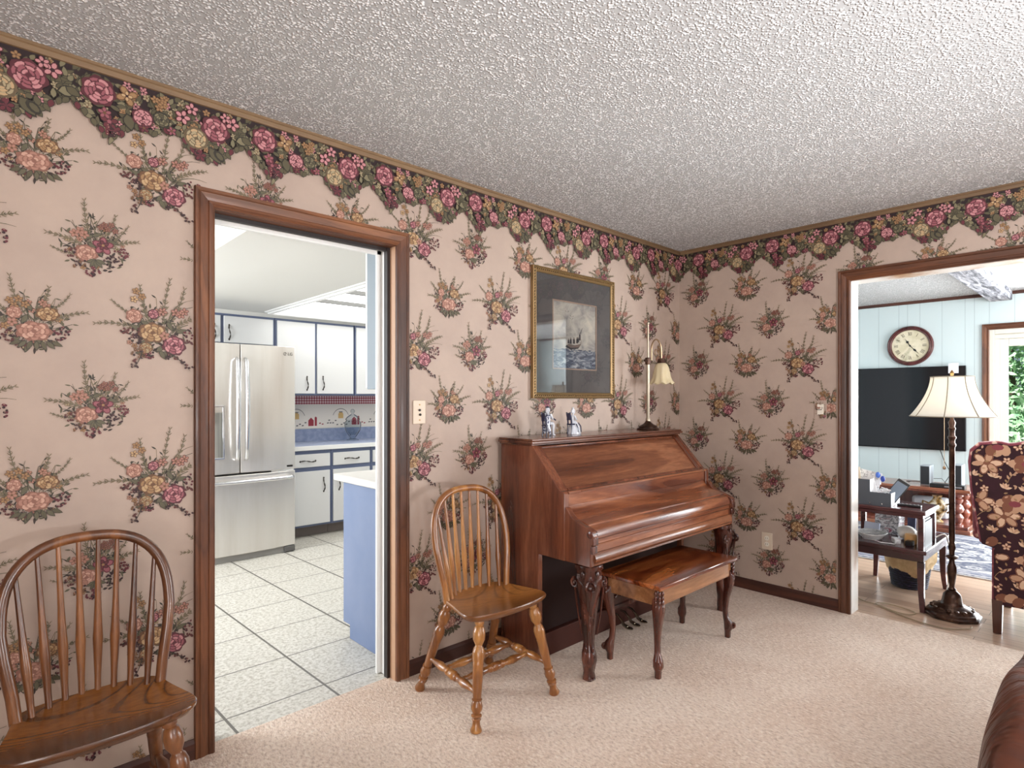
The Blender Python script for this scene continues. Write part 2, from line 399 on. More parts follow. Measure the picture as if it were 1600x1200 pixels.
        A.berries(-.07,-.012,.024,18,'berry'); A.berries(-.055,-.035,.018,12,'marn'); A.berries(.10,-.01,.026,24,'maroon'); A.berries(.09,-.035,.016,10)
        A.berries(-.045,-.075,.022,20,'ochred'); A.berries(-.02,-.08,.014,10,'maroon')
        for k, (x, y) in enumerate(((.03,-.085),(.05,-.09),(.066,-.10),(.082,-.112),(.095,-.12),(-.055,-.10),(-.06,-.115))): A.berries(x, y, .009, 5, 'berry' if k % 2 else 'marn')
        A.blade(.03,-.07,.09,-.125,.1,'leafd'); A.blade(-.04,-.07,-.06,-.12,.1,'leafd')
    return A
BOUQ = {k: bouquet(k) for k in (1, 2, 3)}
PER = 0.54
def border_art():
    A = Art(99); r = A.r
    low = [(0,.045),(.035,.03),(.075,.035),(.11,.075),(.157,.110),(.20,.100),(.235,.055),(.275,.025),(.315,.05),(.345,.085),(.38,.085),(.41,.07),(.44,.10),(.475,.105),(.50,.08),(.54,.045)]
    def lz(u):
        for (a, b), (c, d) in zip(low, low[1:]):
            if a <= u <= c: return b+(d-b)*(u-a)/(c-a)
        return .05
    for k in range(90):
        a, b = k*PER/90, (k+1)*PER/90; A.poly([(a, lz(a)+.010), (b, lz(b)+.010), (b, .2345), (a, .2345)], 'night')
    pts = []
    for i in range(330):
        u = r.random()*PER; z = lz(u)+(.222-lz(u))*r.random()
        pts.append((u, z))
    pts.sort(key=lambda p: p[1], reverse=True)
    for u, z in pts:
        q = r.random()
        if z < lz(u)+.02 and q > .6: q = .3
        if q < .66: A.leaf(u, z, r.uniform(.020,.036), r.uniform(.011,.018), r.uniform(0,6.28), 'olive' if r.random() < .6 else 'olivel', 'olived')
        elif q < .78: A.daisy(u, z, r.uniform(.008,.013), 'ochre', 'ochred')
        elif q < .90: A.daisy(u, z, r.uniform(.008,.012), 'cream', 'creamd')
        else: A.daisy(u, z, r.uniform(.009,.014), 'pinkl', 'pinkd', 5, 'marn')
    for k in range(26):
        u = k*PER/26; A.leaf(u, lz(u)+.010, .026, .016, -PI/2+r.uniform(-.7,.7), 'olive' if k % 3 else 'maroon', 'olived')
    # named flowers, heights over the bottom line z0 = 2.18
    for du in (0, PER):
        A.leaf(.045+du,.078,.06,.030,-.9,'olive','olived'); A.ell(.078+du,.056,.024,.015,-.8,'olived',10); A.ell(.08+du,.056,.016,.009,-.8,'olive',8)
        A.daisy(.013+du,.040,.020,'maroon','marn',5,'pinkd'); A.berries(.0+du,.062,.02,14,'maroon',.006)
        A.rose(.0+du,.100,.037,'creamd','cream','ochrel')
        A.rose(.066+du,.152,.046,'pinkd','pink','pinkl')
    A.daisy(.125,.190,.024,'pinkl','pinkd',5,'marn'); A.daisy(.10,.205,.018,'pinkl','pinkd',5,'marn')
    A.leaf(.14,.13,.05,.03,.3,'olivel','olived'); A.leaf(.16,.15,.04,.024,-.5,'olive','olived')
    A.daisy(.275,.075,.024,'maroon','marn',5,'pink'); A.daisy(.262,.10,.018,'pink','pinkd'); A.daisy(.29,.05,.019,'maroon','marn',5,'marn'); A.berries(.275,.045,.022,20,'maroon',.006)
    A.rose(.246,.168,.046,'pinkd','pink','pinkl')
    A.leaf(.325,.115,.05,.03,-1.3,'olive','olived')
    A.daisy(.325,.178,.031,'ochre','ochred',4,'olived'); A.daisy(.325,.178,.016,'ochrel','ochred',4,'marn')
    A.rose(.372,.118,.031,'pinkd','pinkl','pinkl'); A.daisy(.375,.085,.016,'maroon','marn'); 
    for k in range(7): A.daisy(.40+.05*r.random(), .165+.05*r.random(), .013, 'ochre', 'ochred')
    A.rose(.428,.130,.026,'olived','olive','olivel')
    A.daisy(.495,.162,.024,'pinkl','pinkd',5,'marn'); A.daisy(.525,.200,.021,'pinkl','pinkd',5,'marn'); A.daisy(.46,.10,.015,'pink','marn')
    return A
BORD = border_art()
def paper(mb, fn, cols, ubor, urange, holes):
    """holes: (u0,u1,z0,z1) rectangles where nothing is printed"""
    def inside(q):
        us = [p[0] for p in q]; zs = [p[1] for p in q]
        if min(us) < urange[0] or max(us) > urange[1] or min(zs) < 0.06 or max(zs) > 2.43: return False
        for a, b, c, d in holes:
            if max(us) > a and min(us) < b and max(zs) > c and min(zs) < d: return False
        return True
    for u, kind, par in cols:
        for k in range(5):
            z = (2.105 if par == 0 else 1.833)-k*0.535
            BOUQ[kind].emit(mb, u, z, fn, 0, (1.06, 1.06, 1.15)[kind-1], inside)
    n = math.ceil((urange[1]-ubor)/PER)
    for i in range(-3, n+1):
        u0 = ubor+i*PER
        if u0 > urange[1] or u0+PER < urange[0]: continue
        BORD.emit(mb, u0, 2.18, fn, 600, 1.0, inside)
YA, XB, H = 2.36, 3.95, 2.44
# left wall (with the kitchen doorway)
DAx0, DAx1, DAz = 0.668, 1.455, 2.04
mb = MB()
mb.box(-1.2, DAx0, YA, YA+.12, 0, H); mb.box(DAx1, XB+.12, YA, YA+.12, 0, H); mb.box(DAx0, DAx1, YA, YA+.12, DAz, H)
colsA = []
for n in range(-3, 9):
    for kind, base in ((1,.145),(2,.305),(3,.482)):
        u = base+n*PER
        if -0.5 < u < 4.1: colsA.append((u, kind, (n % 2) if kind != 2 else (n+1) % 2))
paper(mb, lambda u, z, d: (u, YA-d, z), colsA, 0.065, (-0.5, XB-0.002), [(0.60, 1.53, -1, 2.10)])
struct(mb.build('wall_left', PMATS, smooth=False, recalc=False), 'flowered wallpaper wall with the kitchen doorway')
# right wall (with the living room opening); u runs to the right from the corner
DBy0, DBy1, DBz = -0.75, 1.18, 2.045
mb = MB()
mb.box(XB, XB+.12, DBy1, YA, 0, H); mb.box(XB, XB+.12, -2.5, DBy0, 0, H); mb.box(XB, XB+.12, DBy0, DBy1, DBz, H)
colsB = []
for i in range(10):
    for kind, base in ((2,.152),(3,.339),(1,.527)):
        u = base+i*PER
        if u < 4.5: colsB.append((u, kind, (i % 2) if kind != 3 else (i+1) % 2))
paper(mb, lambda u, z, d: (XB-d, YA-u, z), colsB, -0.078, (0.002, 4.6), [(1.10, 3.2, -1, 2.11)])
struct(mb.build('wall_right', PMATS, smooth=False, recalc=False), 'flowered wallpaper wall with the living room opening')
# walls behind the camera, with the window openings
G = wallpaper_ground()
mb = MB(); mb.box(-1.32, -1.2, -2.5, YA+.12, 0, .75); mb.box(-1.32,-1.2,-2.5,YA+.12,2.1,H); mb.box(-1.32,-1.2,-2.5,-1.9,.75,2.1); mb.box(-1.32,-1.2,-.1,YA+.12,.75,2.1)
struct(mb.build('wall_west', G))
mb = MB(); mb.box(-1.32, XB+.12, -2.62, -2.5, 0, .55); mb.box(-1.32,XB+.12,-2.62,-2.5,2.15,H); mb.box(-1.32,-.05,-2.62,-2.5,.55,2.15); mb.box(2.65,XB+.12,-2.62,-2.5,.55,2.15)
struct(mb.build('wall_south', G))

# popcorn ceiling
def popcorn(name, c):
    m, nt, b = _mat(name)
    v = coords(nt)
    vo = nt.nodes.new('ShaderNodeTexVoronoi'); vo.feature = 'F1'; vo.inputs['Scale'].default_value = 104
    wp = noise(nt, v, 60, 2, 0.5)
    nt.links.new(v, vo.inputs['Vector'])
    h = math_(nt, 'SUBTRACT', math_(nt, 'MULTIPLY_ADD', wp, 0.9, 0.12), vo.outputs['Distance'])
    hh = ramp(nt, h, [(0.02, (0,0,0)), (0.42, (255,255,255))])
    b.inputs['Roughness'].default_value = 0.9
    nt.links.new(mixc(nt, hh, tuple(int(x*.66) for x in c), c), b.inputs['Base Color'])  # crevice shade painted in: base colour drops between the grains
    bump(nt, b, hh, 0.8, 0.008)
    return m
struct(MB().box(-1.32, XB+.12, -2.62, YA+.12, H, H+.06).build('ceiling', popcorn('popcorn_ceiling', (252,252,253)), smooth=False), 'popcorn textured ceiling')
# carpet
def carpet():
    m, nt, b = _mat('carpet')
    v = coords(nt)
    big = noise(nt, v, 1.6, 4, 0.6, 0.6); fine = noise(nt, coords(nt, (1, .55, 1), (0, 0, -.75)), 92, 3, 0.75)
    mid = noise(nt, coords(nt, (1, 2.2, 1), (0, 0, .5)), 14, 4, 0.6)
    c = ramp(nt, big, [(0.35, (214,186,164)), (0.65, (230,208,189))])
    c = mixc(nt, ramp(nt, mid, [(0.4, (0,0,0)), (0.65, (120,120,120))]), c, (244,228,214))
    c = mixc(nt, ramp(nt, fine, [(0.34, (190,190,190)), (0.50, (0,0,0))]), c, (150,116,94))
    c = mixc(nt, ramp(nt, fine, [(0.54, (0,0,0)), (0.66, (200,200,200))]), c, (254,244,232))
    nt.links.new(c, b.inputs['Base Color']); b.inputs['Roughness'].default_value = 0.95
    b.inputs['Sheen Weight'].default_value = 0.2
    bump(nt, b, math_(nt, 'ADD', fine, math_(nt, 'MULTIPLY', mid, .5)), 1.0, 0.012)
    return m
CARPET = carpet()
mb = MB(); mb.box(-1.32, XB+.075, -2.62, YA, -.06, 0.0); mb.box(DAx0, DAx1, YA, YA+.055, -.06, 0.0)
struct(mb.build('floor', CARPET, smooth=False), 'beige carpet')

# casings, profiled boards mitred round the openings
def casing_profile(w=.068, t=.020):   # across the width from the inner edge out, thickness
    return [(0,0),(0,t*.7),(w*.10,t*.95),(w*.2,t*.8),(w*.28,t*.8),(w*.33,t*.62),(w*.42,t*.72),(w*.55,t*.85),(w*.72,t*.95),(w*.80,t*.78),(w*.86,t*.9),(w*.97,t*.9),(w,t*.6),(w,0)]
def casing(name, fn, u0, u1, ztop, mats, w=.068, right=True):
    P = casing_profile(w)
    mb = MB()
    mb.loft([[fn(u0-a, 0, d) for a, d in P], [fn(u0-a, ztop+a, d) for a, d in P]], 0)
    if right: mb.loft([[fn(u1+a, 0, d) for a, d in P], [fn(u1+a, ztop+a, d) for a, d in P]], 0)
    o = mb.build(name, mats[0], bevel=0, angle=25); struct(o)
    mb = MB()
    mb.loft([[fn(u0-a, ztop+a, d) for a, d in P], [fn(u1+a, ztop+a, d) for a, d in P]], 0)
    o2 = mb.build(name.replace('trim_', 'trim_head_'), mats[1], angle=25); struct(o2)
fA = lambda u, z, d: (u, YA-d, z)
fB = lambda u, z, d: (XB-d, YA-u, z)
casing('trim_1', fA, DAx0, DAx1, DAz, (CASING, CASING_X))
casing('trim_2', fB, YA-DBy1, YA-DBy0, DBz, (CASING, CASING_Y))
# jamb of the kitchen doorway: wood side, door stop, white kitchen side
mb = MB()
mb.box(DAx1-.001, DAx1+.012, YA, YA+.06, 0, DAz); mb.box(DAx0-.012, DAx0+.001, YA, YA+.06, 0, DAz)
struct(mb.build('door_1', plain('jamb_tan', (190,150,120), .4)), 'kitchen doorway jamb')
struct(MB().box(DAx0, DAx1, YA, YA+.06, DAz-.002, DAz+.01).build('trim_3', CASING_X))
mb = MB(); mb.box(DAx1-.016, DAx1, YA+.045, YA+.075, 0, DAz); mb.box(DAx0, DAx0+.010, YA+.045, YA+.075, 0, DAz); mb.box(DAx0, DAx1, YA+.05, YA+.072, DAz-.018, DAz)
struct(mb.build('trim_4', plain('stop_shade', (26,12,10), .5)), 'door stop coloured as its shadow')  # near-black colour stands in for the shadow at the stop
mb = MB(); mb.box(DAx1-.028, DAx1+.06, YA+.12, YA+.135, 0, DAz+.07); mb.box(DAx0-.07, DAx0+.006, YA+.12, YA+.135, 0, DAz+.07); mb.box(DAx0, DAx1, YA+.12, YA+.135, DAz-.024, DAz+.07)
mb.box(DAx1-.006, DAx1+.01, YA+.075, YA+.12, 0, DAz); mb.box(DAx0-.01, DAx0+.004, YA+.075, YA+.12, 0, DAz); mb.box(DAx0, DAx1, YA+.075, YA+.12, DAz-.006, DAz+.01)
struct(mb.build('trim_5', WHITE, bevel=.002), 'white kitchen side casing')
# jamb of the living room opening
mb = MB(); mb.box(XB-.002, XB+.122, DBy1-.004, DBy1+.012, 0, DBz); mb.box(XB-.002, XB+.122, DBy0-.012, DBy0+.004, 0, DBz); mb.box(XB-.002, XB+.122, DBy0, DBy1, DBz-.004, DBz+.012)
struct(mb.build('trim_6', mottled('jamb_white', [(0.35,(176,140,108)),(0.5,(214,206,198)),(0.7,(226,226,224))], 4, .35, stretch=(1,1,.6))), 'jamb of the wide opening')

# crown strip under the ceiling and the baseboards
CROWN = wood('crown_tan', (84,62,44), (122,96,68), (138,112,84), 'x', 4, 0.5, 0.0, 0.3)
CROWNY = wood('crown_tan_y', (84,62,44), (122,96,68), (138,112,84), 'y', 4, 0.5, 0.0, 0.3)
mb = MB(); mb.prism([(YA,H-.030),(YA-.010,H-.028),(YA-.012,H-.012),(YA-.017,H-.009),(YA-.017,H),(YA,H)], 'x', -1.2, XB)
struct(mb.build('trim_7', CROWN, angle=25), 'tan ceiling trim on the left wall')
mb = MB(); mb.prism([(XB,H-.030),(XB-.010,H-.028),(XB-.012,H-.012),(XB-.017,H-.009),(XB-.017,H),(XB,H)], 'y', -2.5, YA-.017)
struct(mb.build('trim_8', CROWNY, angle=25), 'tan ceiling trim on the right wall')
def bb(mbx, axis, pos, sgn, a0, a1):
    P = [(pos, 0), (pos-sgn*.013, 0), (pos-sgn*.013, .058), (pos-sgn*.009, .066), (pos-sgn*.004, .072), (pos, .072)]
    mbx.prism(P, axis, a0, a1)
mb = MB(); bb(mb, 'x', YA, 1, -1.2, DAx0-.067); bb(mb, 'x', YA, 1, DAx1+.067, XB-.013)
struct(mb.build('baseboard_left', BASE_X, angle=25))
mb = MB(); bb(mb, 'y', XB, 1, DBy1+.067, YA); bb(mb, 'y', XB, 1, -2.5, DBy0-.067)
struct(mb.build('baseboard_right', BASE_Y, angle=25))

# ---------------------------------------------------------------- windsor side chairs
LEGP = [(0,.012),(.02,.017),(.05,.0175),(.065,.013),(.08,.018),(.13,.0225),(.19,.0215),(.235,.013),(.25,.013),(.262,.0175),(.31,.022),(.36,.0205),(.40,.0185),(.41,.0195),(.42,.0185),(.55,.0175),(.68,.015),(.705,.0145),(.71,.0185),(.72,.0185),(.727,.0155),(.77,.021),(.80,.0195),(.835,.0125),(.845,.0185),(.86,.0185),(.87,.013),(.885,.017),(.90,.013),(.93,.014),(.975,.0205),(.99,.019),(1,.016)]
STRP = [(0,.008),(.06,.010),(.09,.008),(.12,.010),(.25,.0155),(.34,.012),(.38,.0105),(.40,.014),(.425,.015),(.44,.0115),(.455,.016),(.545,.016),(.56,.0115),(.575,.015),(.60,.014),(.62,.0105),(.66,.012),(.75,.0155),(.88,.010),(.91,.008),(.94,.010),(1,.008)]
def seat_outline():
    half = [(0,.155),(.09,.152),(.150,.137),(.178,.105),(.186,.065),(.197,.015),(.213,-.045),(.224,-.090),(.223,-.122),(.207,-.148),(.172,-.165),(.10,-.180),(0,-.186)]
    P = [Vector(p) for p in half]+[Vector((-x, y)) for x, y in half[-2:0:-1]]
    out = []; n = len(P)
    for i in range(n):
        p0, p1, p2, p3 = P[i-1], P[i], P[(i+1) % n], P[(i+2) % n]
        for j in range(3):
            t = j/3; out.append(.5*((2*p1)+(-p0+p2)*t+(2*p0-5*p1+4*p2-p3)*t*t+(-p0+3*p1-3*p2+p3)*t**3))
    return out
SEATO = seat_outline()
def seat_ring(z, k, dish=0.0):
    return [(p.x*k, p.y*k, z) for p in SEATO]
def windsor(name, label, loc, rz, ms, mz):
    t = thing(name, label, 'chair', loc, rz, None)
    ZS = .445
    mb = MB()
    rings = [seat_ring(ZS-.036, .86), seat_ring(ZS-.028, .93), seat_ring(ZS-.012, .995), seat_ring(ZS-.004, 1.0), seat_ring(ZS, .985), seat_ring(ZS-.003, .90), seat_ring(ZS-.009, .70), seat_ring(ZS-.012, .4), seat_ring(ZS-.010, .1)]
    mb.loft(rings); mb.build('seat', ms, t, angle=50)
    # bow: from the seat up, over and down
    bow = []
    for i in range(33):
        a = PI*i/32
        x = -.205*math.copysign(abs(math.cos(a))**.80, math.cos(a)); s_ = math.sin(a)**.72
        bow.append((x, s_))
    P = [(-.172, .085, ZS-.012), (-.180, .092, ZS+.06), (-.197, .108, ZS+.16)]
    zt = ZS+.225
    for x, s_ in bow: P.append((x, .122+.075*s_*.8, zt+.235*s_))
    P += [(.197, .108, ZS+.16), (.180, .092, ZS+.06), (.172, .085, ZS-.012)]
    mb = MB(); mb.tube(P, [.0155]*len(P), 12); mb.build('back_bow', mz, t, angle=60)
    top = P[3:-3]
    for k in range(8):
        f = (k-3.5)/3.5
        xb = f*.138; yb = .150-.055*abs(f)**2.2
        xt = f*.172
        # where the bow is above xt
        q = min(top, key=lambda p: abs(p[0]-xt)+(0 if p[2] > zt else 9))
        best = None
        for a, b in zip(top, top[1:]):
            if min(a[0], b[0]) <= xt <= max(a[0], b[0]):
                r = (xt-a[0])/((b[0]-a[0]) or 1); best = tuple(a[j]+(b[j]-a[j])*r for j in range(3))
        q = best or q
        MB().turn((xb, yb, ZS-.008), q, [(0,.0085),(.1,.0090),(.26,.0120),(.34,.0135),(.42,.0115),(.6,.0085),(.85,.0068),(1,.006)], 9).build('spindle', mz, t, angle=60)
    feet = {}
    LP2 = [(t_, r_*1.17) for t_, r_ in LEGP]; SP2 = [(t_, r_*1.22) for t_, r_ in STRP]
    for sx in (-1, 1):
        for fy in (-1, 1):
            a = Vector((sx*.150, -.115 if fy < 0 else .105, ZS-.030)); b = Vector((sx*(.225 if fy < 0 else .205), -.185 if fy < 0 else .255, 0.0))
            feet[(sx, fy)] = (a, b); MB().turn(a, b, LP2, 16).build('leg', mz, t, angle=50)
    at = lambda k, q: feet[k][0].lerp(feet[k][1], q)
    for sx in (-1, 1):
        MB().turn(at((sx,-1), .66), at((sx,1), .62), SP2, 12).build('stretcher', mz, t, angle=50)
    for q in (.33, .66):
        MB().turn(at((-1,-1), .66).lerp(at((-1,1), .62), q), at((1,-1), .66).lerp(at((1,1), .62), q), SP2, 12).build('stretcher', mz, t, angle=50)
    return t
windsor('windsor_chair', 'dark oak bow back chair, cut off at left, left of the kitchen doorway', (0.262, 1.995, 0), 0.0, OAKD, OAKDZ)
windsor('windsor_chair', 'light oak bow back chair standing between kitchen doorway and piano', (1.690, 1.955, 0), -.02, OAK, OAKZ)

# ---------------------------------------------------------------- piano
PX0, PX1, PB, PF = 2.09, 3.48, 2.325, 1.700
pn = thing('upright_piano', 'dark mahogany upright piano with closed sloping front against the flowered wall', 'piano', (2.785, PB, 0))
def P_(mb, name, m, bevel=.003, **k):
    o = mb.build(name, m, pn, bevel=bevel, **k)
    o.matrix_parent_inverse = Matrix.Translation((-2.785, -PB, 0)); return o
MB().prism([(2.065,1.09),(2.062,1.096),(2.070,1.104),(2.072,1.115),(PB,1.115),(PB,1.09)], 'x', 2.066, 3.504)
mb = MB()
for (a, b, e, f_) in ((1.088,1.098,2.078,2.078),):
    mb.box(2.078, 3.492, 2.080, PB, 1.083, 1.092)
mb.box(2.068, 3.502, 2.066, PB, 1.092, 1.106); mb.box(2.074, 3.496, 2.072, PB, 1.106, 1.117)
P_(mb, 'lid', MAHOG, .003)
side = [(PB,0),(2.045,0),(2.045,.54),(1.868,.54),(1.868,.862),(1.876,.872),(1.890,.872),(1.905,.880),(1.925,.902),(2.088,1.083),(PB,1.083)]
for x0 in (PX0, PX1-.032):
    mb = MB(); mb.prism(side, 'x', x0, x0+.032); P_(mb, 'side_panel', MAHOG_Z, .003)
    # raised edge following the slope
cheek = [(1.868,.54),(1.708,.54),(1.708,.640),(1.700,.645),(1.695,.655),(1.692,.685),(1.697,.703),(1.710,.715),(1.735,.724),(1.765,.732),(1.790,.741),(1.815,.752),(1.832,.766),(1.845,.784),(1.854,.795),(1.868,.800)]
for x0 in (PX0, PX1-.034):
    mb = MB(); mb.prism(cheek, 'x', x0+.001, x0+.035); P_(mb, 'key_arm', MAHOG_Z, .004)
    mb = MB()
    for (y, z, r) in ((PF+.004,.680,.018),):
        mb.turn((x0-.002, y+.008, z+.012), (x0+.042, y+.008, z+.012), [(0,r*.7),(.06,r),(.94,r),(1,r*.7)], 16)
    mb.box(x0+.002, x0+.038, PF-.010, PF+.012, .645, .680); mb.box(x0+.002, x0+.038, PF-.004, PF+.02, .604, .640)
    P_(mb, 'arm_scroll', MAHOG_C, .002)
ax0, ax1 = PX0+.032, PX1-.032
sl = Vector((0, 1.900-2.088, .872-1.083)); L = sl.length; sd = sl/L; sn = Vector((0, -sd.z, sd.y)); sn = -sn if sn.y > 0 else sn
def slope_box(mbx, x0, x1, t0, t1, d0, d1):
    o = Vector((0, 2.088, 1.083))
    q = []
    for d in (d0, d1):
        for x, t in ((x0,t0),(x1,t0),(x1,t1),(x0,t1)):
            p = o+sd*t+sn*d; q.append((x, p.y, p.z))
    mbx.add(q, [(0,3,2,1),(4,5,6,7),(0,1,5,4),(1,2,6,5),(2,3,7,6),(3,0,4,7)])
mb = MB(); slope_box(mb, ax0, ax1, 0, L, -.03, -.012); P_(mb, 'sloping_panel', MAHOG, .0)
mb = MB()
slope_box(mb, ax0, ax0+.035, 0, L, -.03, -.003); slope_box(mb, ax1-.035, ax1, 0, L, -.03, -.003)
slope_box(mb, ax0+.035, ax1-.035, 0, .010, -.03, -.006); slope_box(mb, ax0+.035, ax1-.035, L-.014, L+.004, -.03, .002)
P_(mb, 'panel_frame', MAHOG_Z, .003)
mb = MB(); mb.box(ax0, ax1, 1.866, 1.905, .858, .872); mb.box(ax0+.09, ax1-.03, 1.860, 1.87, .862, .869)
P_(mb, 'music_ledge', MAHOG_L, .003)
mb = MB(); mb.box(ax0, ax1, 1.880, 1.90, .800, .858); P_(mb, 'name_board', MAHOG_L, .002)
mb = MB()   # fallboard: hollow slope, step and rolled nose
prof = [(1.90,.799),(1.884,.799),(1.877,.785),(1.866,.773),(1.850,.763),(1.825,.752),(1.795,.742),(1.765,.734),(1.748,.730),(1.7475,.7225),(1.735,.719),(1.722,.712),(1.713,.701),(1.708,.687),(1.707,.669),(1.90,.669)]
mb.prism(prof, 'x', ax0+.002, ax1-.002); P_(mb, 'fallboard', MAHOG_L, .0, angle=28)
mb = MB(); mb.box(ax0, ax1, 1.701, 1.735, .662, .668); mb.box(ax0, ax1, 1.711, 1.75, .643, .662); mb.box(ax0, ax1, 1.706, 1.75, .639, .643); mb.box(ax0, ax1, 1.716, 1.75, .602, .639)
P_(mb, 'key_slip', MAHOG_L, .0015)
mb = MB(); mb.prism([(1.75,.602),(1.712,.602),(1.706,.596),(1.699,.586),(1.696,.573),(1.699,.562),(1.708,.553),(1.709,.543),(1.75,.543)], 'x', ax0-.004, ax1+.004)
P_(mb, 'front_rail', MAHOG, .0, angle=30)
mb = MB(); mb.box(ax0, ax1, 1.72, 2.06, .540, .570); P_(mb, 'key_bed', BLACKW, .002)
mb = MB(); mb.box(ax0, ax1, 2.075, 2.10, .12, .54); P_(mb, 'lower_panel', plain('shade_panel', (36,16,12), .6, spec=.2), .003)  # shade under the key bed is put into this near-black colour
mb = MB(); mb.box(ax0, ax1, 2.050, 2.10, 0, .12); P_(mb, 'toe_rail', plain('shade_rail', (66,32,24), .5, spec=.25), .003)  # rail darkened in colour too, for the shade under the keys
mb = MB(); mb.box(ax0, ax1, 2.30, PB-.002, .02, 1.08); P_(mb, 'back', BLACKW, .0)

def cabriole(mb, x, y, ztop, dx, dy, sec):
    """square legs swelling outwards along (dx, dy): sec = [(height share, offset, half width)]"""
    rings = []
    for t, off, hw in sec:
        z = ztop*t; cx = x+dx*off; cy = y+dy*off; c = hw*.35
        pts = [(-hw,-hw+c),(-hw+c,-hw),(hw-c,-hw),(hw,-hw+c),(hw,hw-c),(hw-c,hw),(-hw+c,hw),(-hw,hw-c)]
        rings.append([(cx+a, cy+b, z) for a, b in pts])
    mb.loft(rings)
def spiral(mb, c, ux, uz, r0, turns, w, flip=1, n=26):
    c = Vector(c); P = []; R = []
    for i in range(n):
        q = i/(n-1); a = -PI/2*flip+flip*turns*2*PI*q; r = r0*(1-q*.86)
        P.append(c+ux*(r*math.cos(a))+uz*(r*math.sin(a))); R.append(w*(1-.45*q))
    mb.tube(P, R, 6)
PSEC = [(1.0,.0,.056),(.965,.0,.057),(.955,.004,.050),(.90,.012,.050),(.84,.015,.048),(.72,.009,.040),(.56,.0,.032),(.42,-.004,.026),(.32,-.002,.022),(.27,.001,.024),(.23,.006,.029),(.17,.010,.030),(.12,.006,.026),(.06,.002,.022),(.03,.006,.025),(.0,.006,.026)]
def piano_leg(x, y, dx):
    mb = MB(); cabriole(mb, x, y, .54, dx, -1.0, PSEC)
    Z = Vector((0,0,1))
    for (ux, face, nx) in ((Vector((1,0,0)), Vector((0,-1,0)), 0), (Vector((0,1,0)), Vector((dx,0,0)), 1)):
        for s_ in (-1, 1):
            c = Vector((x, y, .455))+Vector((dx*.012, -.012, 0))+face*.042+ux*(s_*.052)
            spiral(mb, c, ux*s_, Z, .024, 1.5, .0075, -1)
            P = [c+Vector((0,0,-.018))+ux*(-s_*t*.034)+face*(-.010*t)+Z*(-.22*t)+face*(.004*math.sin(PI*t)) for t in [i/8 for i in range(9)]]
            mb.tube(P, [.006*(1-.5*i/8) for i in range(9)], 6)
        for k in range(9):
            q = k/8; hw = .050-.022*q
            c = Vector((x, y, .50-.23*q))+Vector((dx*.010, -.010, 0))*(1-q*1.2)+face*hw
            mb.ell(c, (.012-.005*q if abs(ux.x) else .005, .005 if abs(ux.x) else .012-.005*q, .018), 8, 5)
        for k in range(3):
            c = Vector((x, y, .085+.03*k))+Vector((dx*.008, -.008, 0))+face*.024
            mb.ell(c, (.008 if abs(ux.x) else .005, .005 if abs(ux.x) else .008, .016), 8, 5)
    for k in range(7):
        q = k/6; r = .052-.024*q
        mb.ell((x+dx*(.010+r*.92-.012*q), y-.010-r*.92+.012*q, .49-.24*q), (.006,.006,.018), 8, 5)
    mb.ell((x+dx*.010, y-.012, .008), (.028,.028,.010), 12, 6)
    P_(mb, 'leg', MAHOG_C, 0, angle=45)
piano_leg(PX0+.050, PF+.058, -1); piano_leg(PX1-.050, PF+.058, 1)
for i, x in enumerate((2.715, 2.785, 2.855)):
    mb = MB(); mb.tube([(x,2.06,.085),(x,2.02,.080),(x,1.995,.060),(x,1.975,.036),(x,1.95,.030)], [.006,.007,.008,.010,.012], 8); mb.ell((x,1.938,.028), (.016,.026,.009), 12, 7)
    P_(mb, 'pedal', plain('pedal_brass_%d' % i, (168,160,146), .25, 1.0), 0)
mb = MB(); mb.box(2.655, 2.915, 2.03, 2.075, .13, .30)
for x in (2.69, 2.745, 2.825, 2.88): spiral(mb, (x, 2.024, .22), Vector((1,0,0)), Vector((0,0,1)), .034, 1.4, .008, 1 if x < 2.78 else -1)
mb.box(2.645, 2.925, 2.02, 2.08, .115, .135); P_(mb, 'pedal_bracket', MAHOG_C, .002)

# ---------------------------------------------------------------- piano bench
bn = thing('piano_bench', 'polished burl wood piano bench with carved legs in front of the piano', 'bench', (2.725, 1.675, 0))
mb = MB(); mb.box(-.385,.385,-.178,.178,.424,.446); mb.build('bench_top', BENCH_T, bn, bevel=.005)
mb = MB()
for (x0,x1,y0,y1) in ((-.345,.345,-.160,-.142),(-.345,.345,.142,.160),(-.365,-.347,-.14,.14),(.347,.365,-.14,.14)): mb.box(x0,x1,y0,y1,.345,.424)
mb.build('apron', wood('bench_apron', (96,56,30), (156,106,68), (184,138,98), 'x', 5, .25, .5, 1.6, 80), bn, bevel=.002)
BSEC = [(1.0,-.004,.019),(.93,-.002,.020),(.86,.006,.024),(.78,.014,.026),(.68,.010,.022),(.52,.0,.0155),(.36,-.004,.0125),(.26,-.001,.013),(.20,.008,.020),(.13,.010,.021),(.08,.006,.014),(.0,.006,.013)]
for sx in (-1, 1):
    for sy in (-1, 1):
        x, y = sx*.340, sy*.135
        mb = MB(); cabriole(mb, x, y, .424, sx, sy, BSEC)
        for f in (Vector((sx,0,0)), Vector((0,sy,0)), Vector((sx*.75,sy*.75,0))):
            for k in range(5):
                q = k/4; c = Vector((x+sx*.011, y+sy*.011, .405-.085*q))+f*(.023-.002*q)
                mb.ell(c, (.008,.008,.013), 8, 5)
        spiral(mb, (x+sx*.024, y+sy*.024, .068), Vector((sx,sy,0)).normalized(), Vector((0,0,1)), .016, 1.3, .007, 1, 18)
        mb.build('leg', MAHOG_C, bn, angle=45)

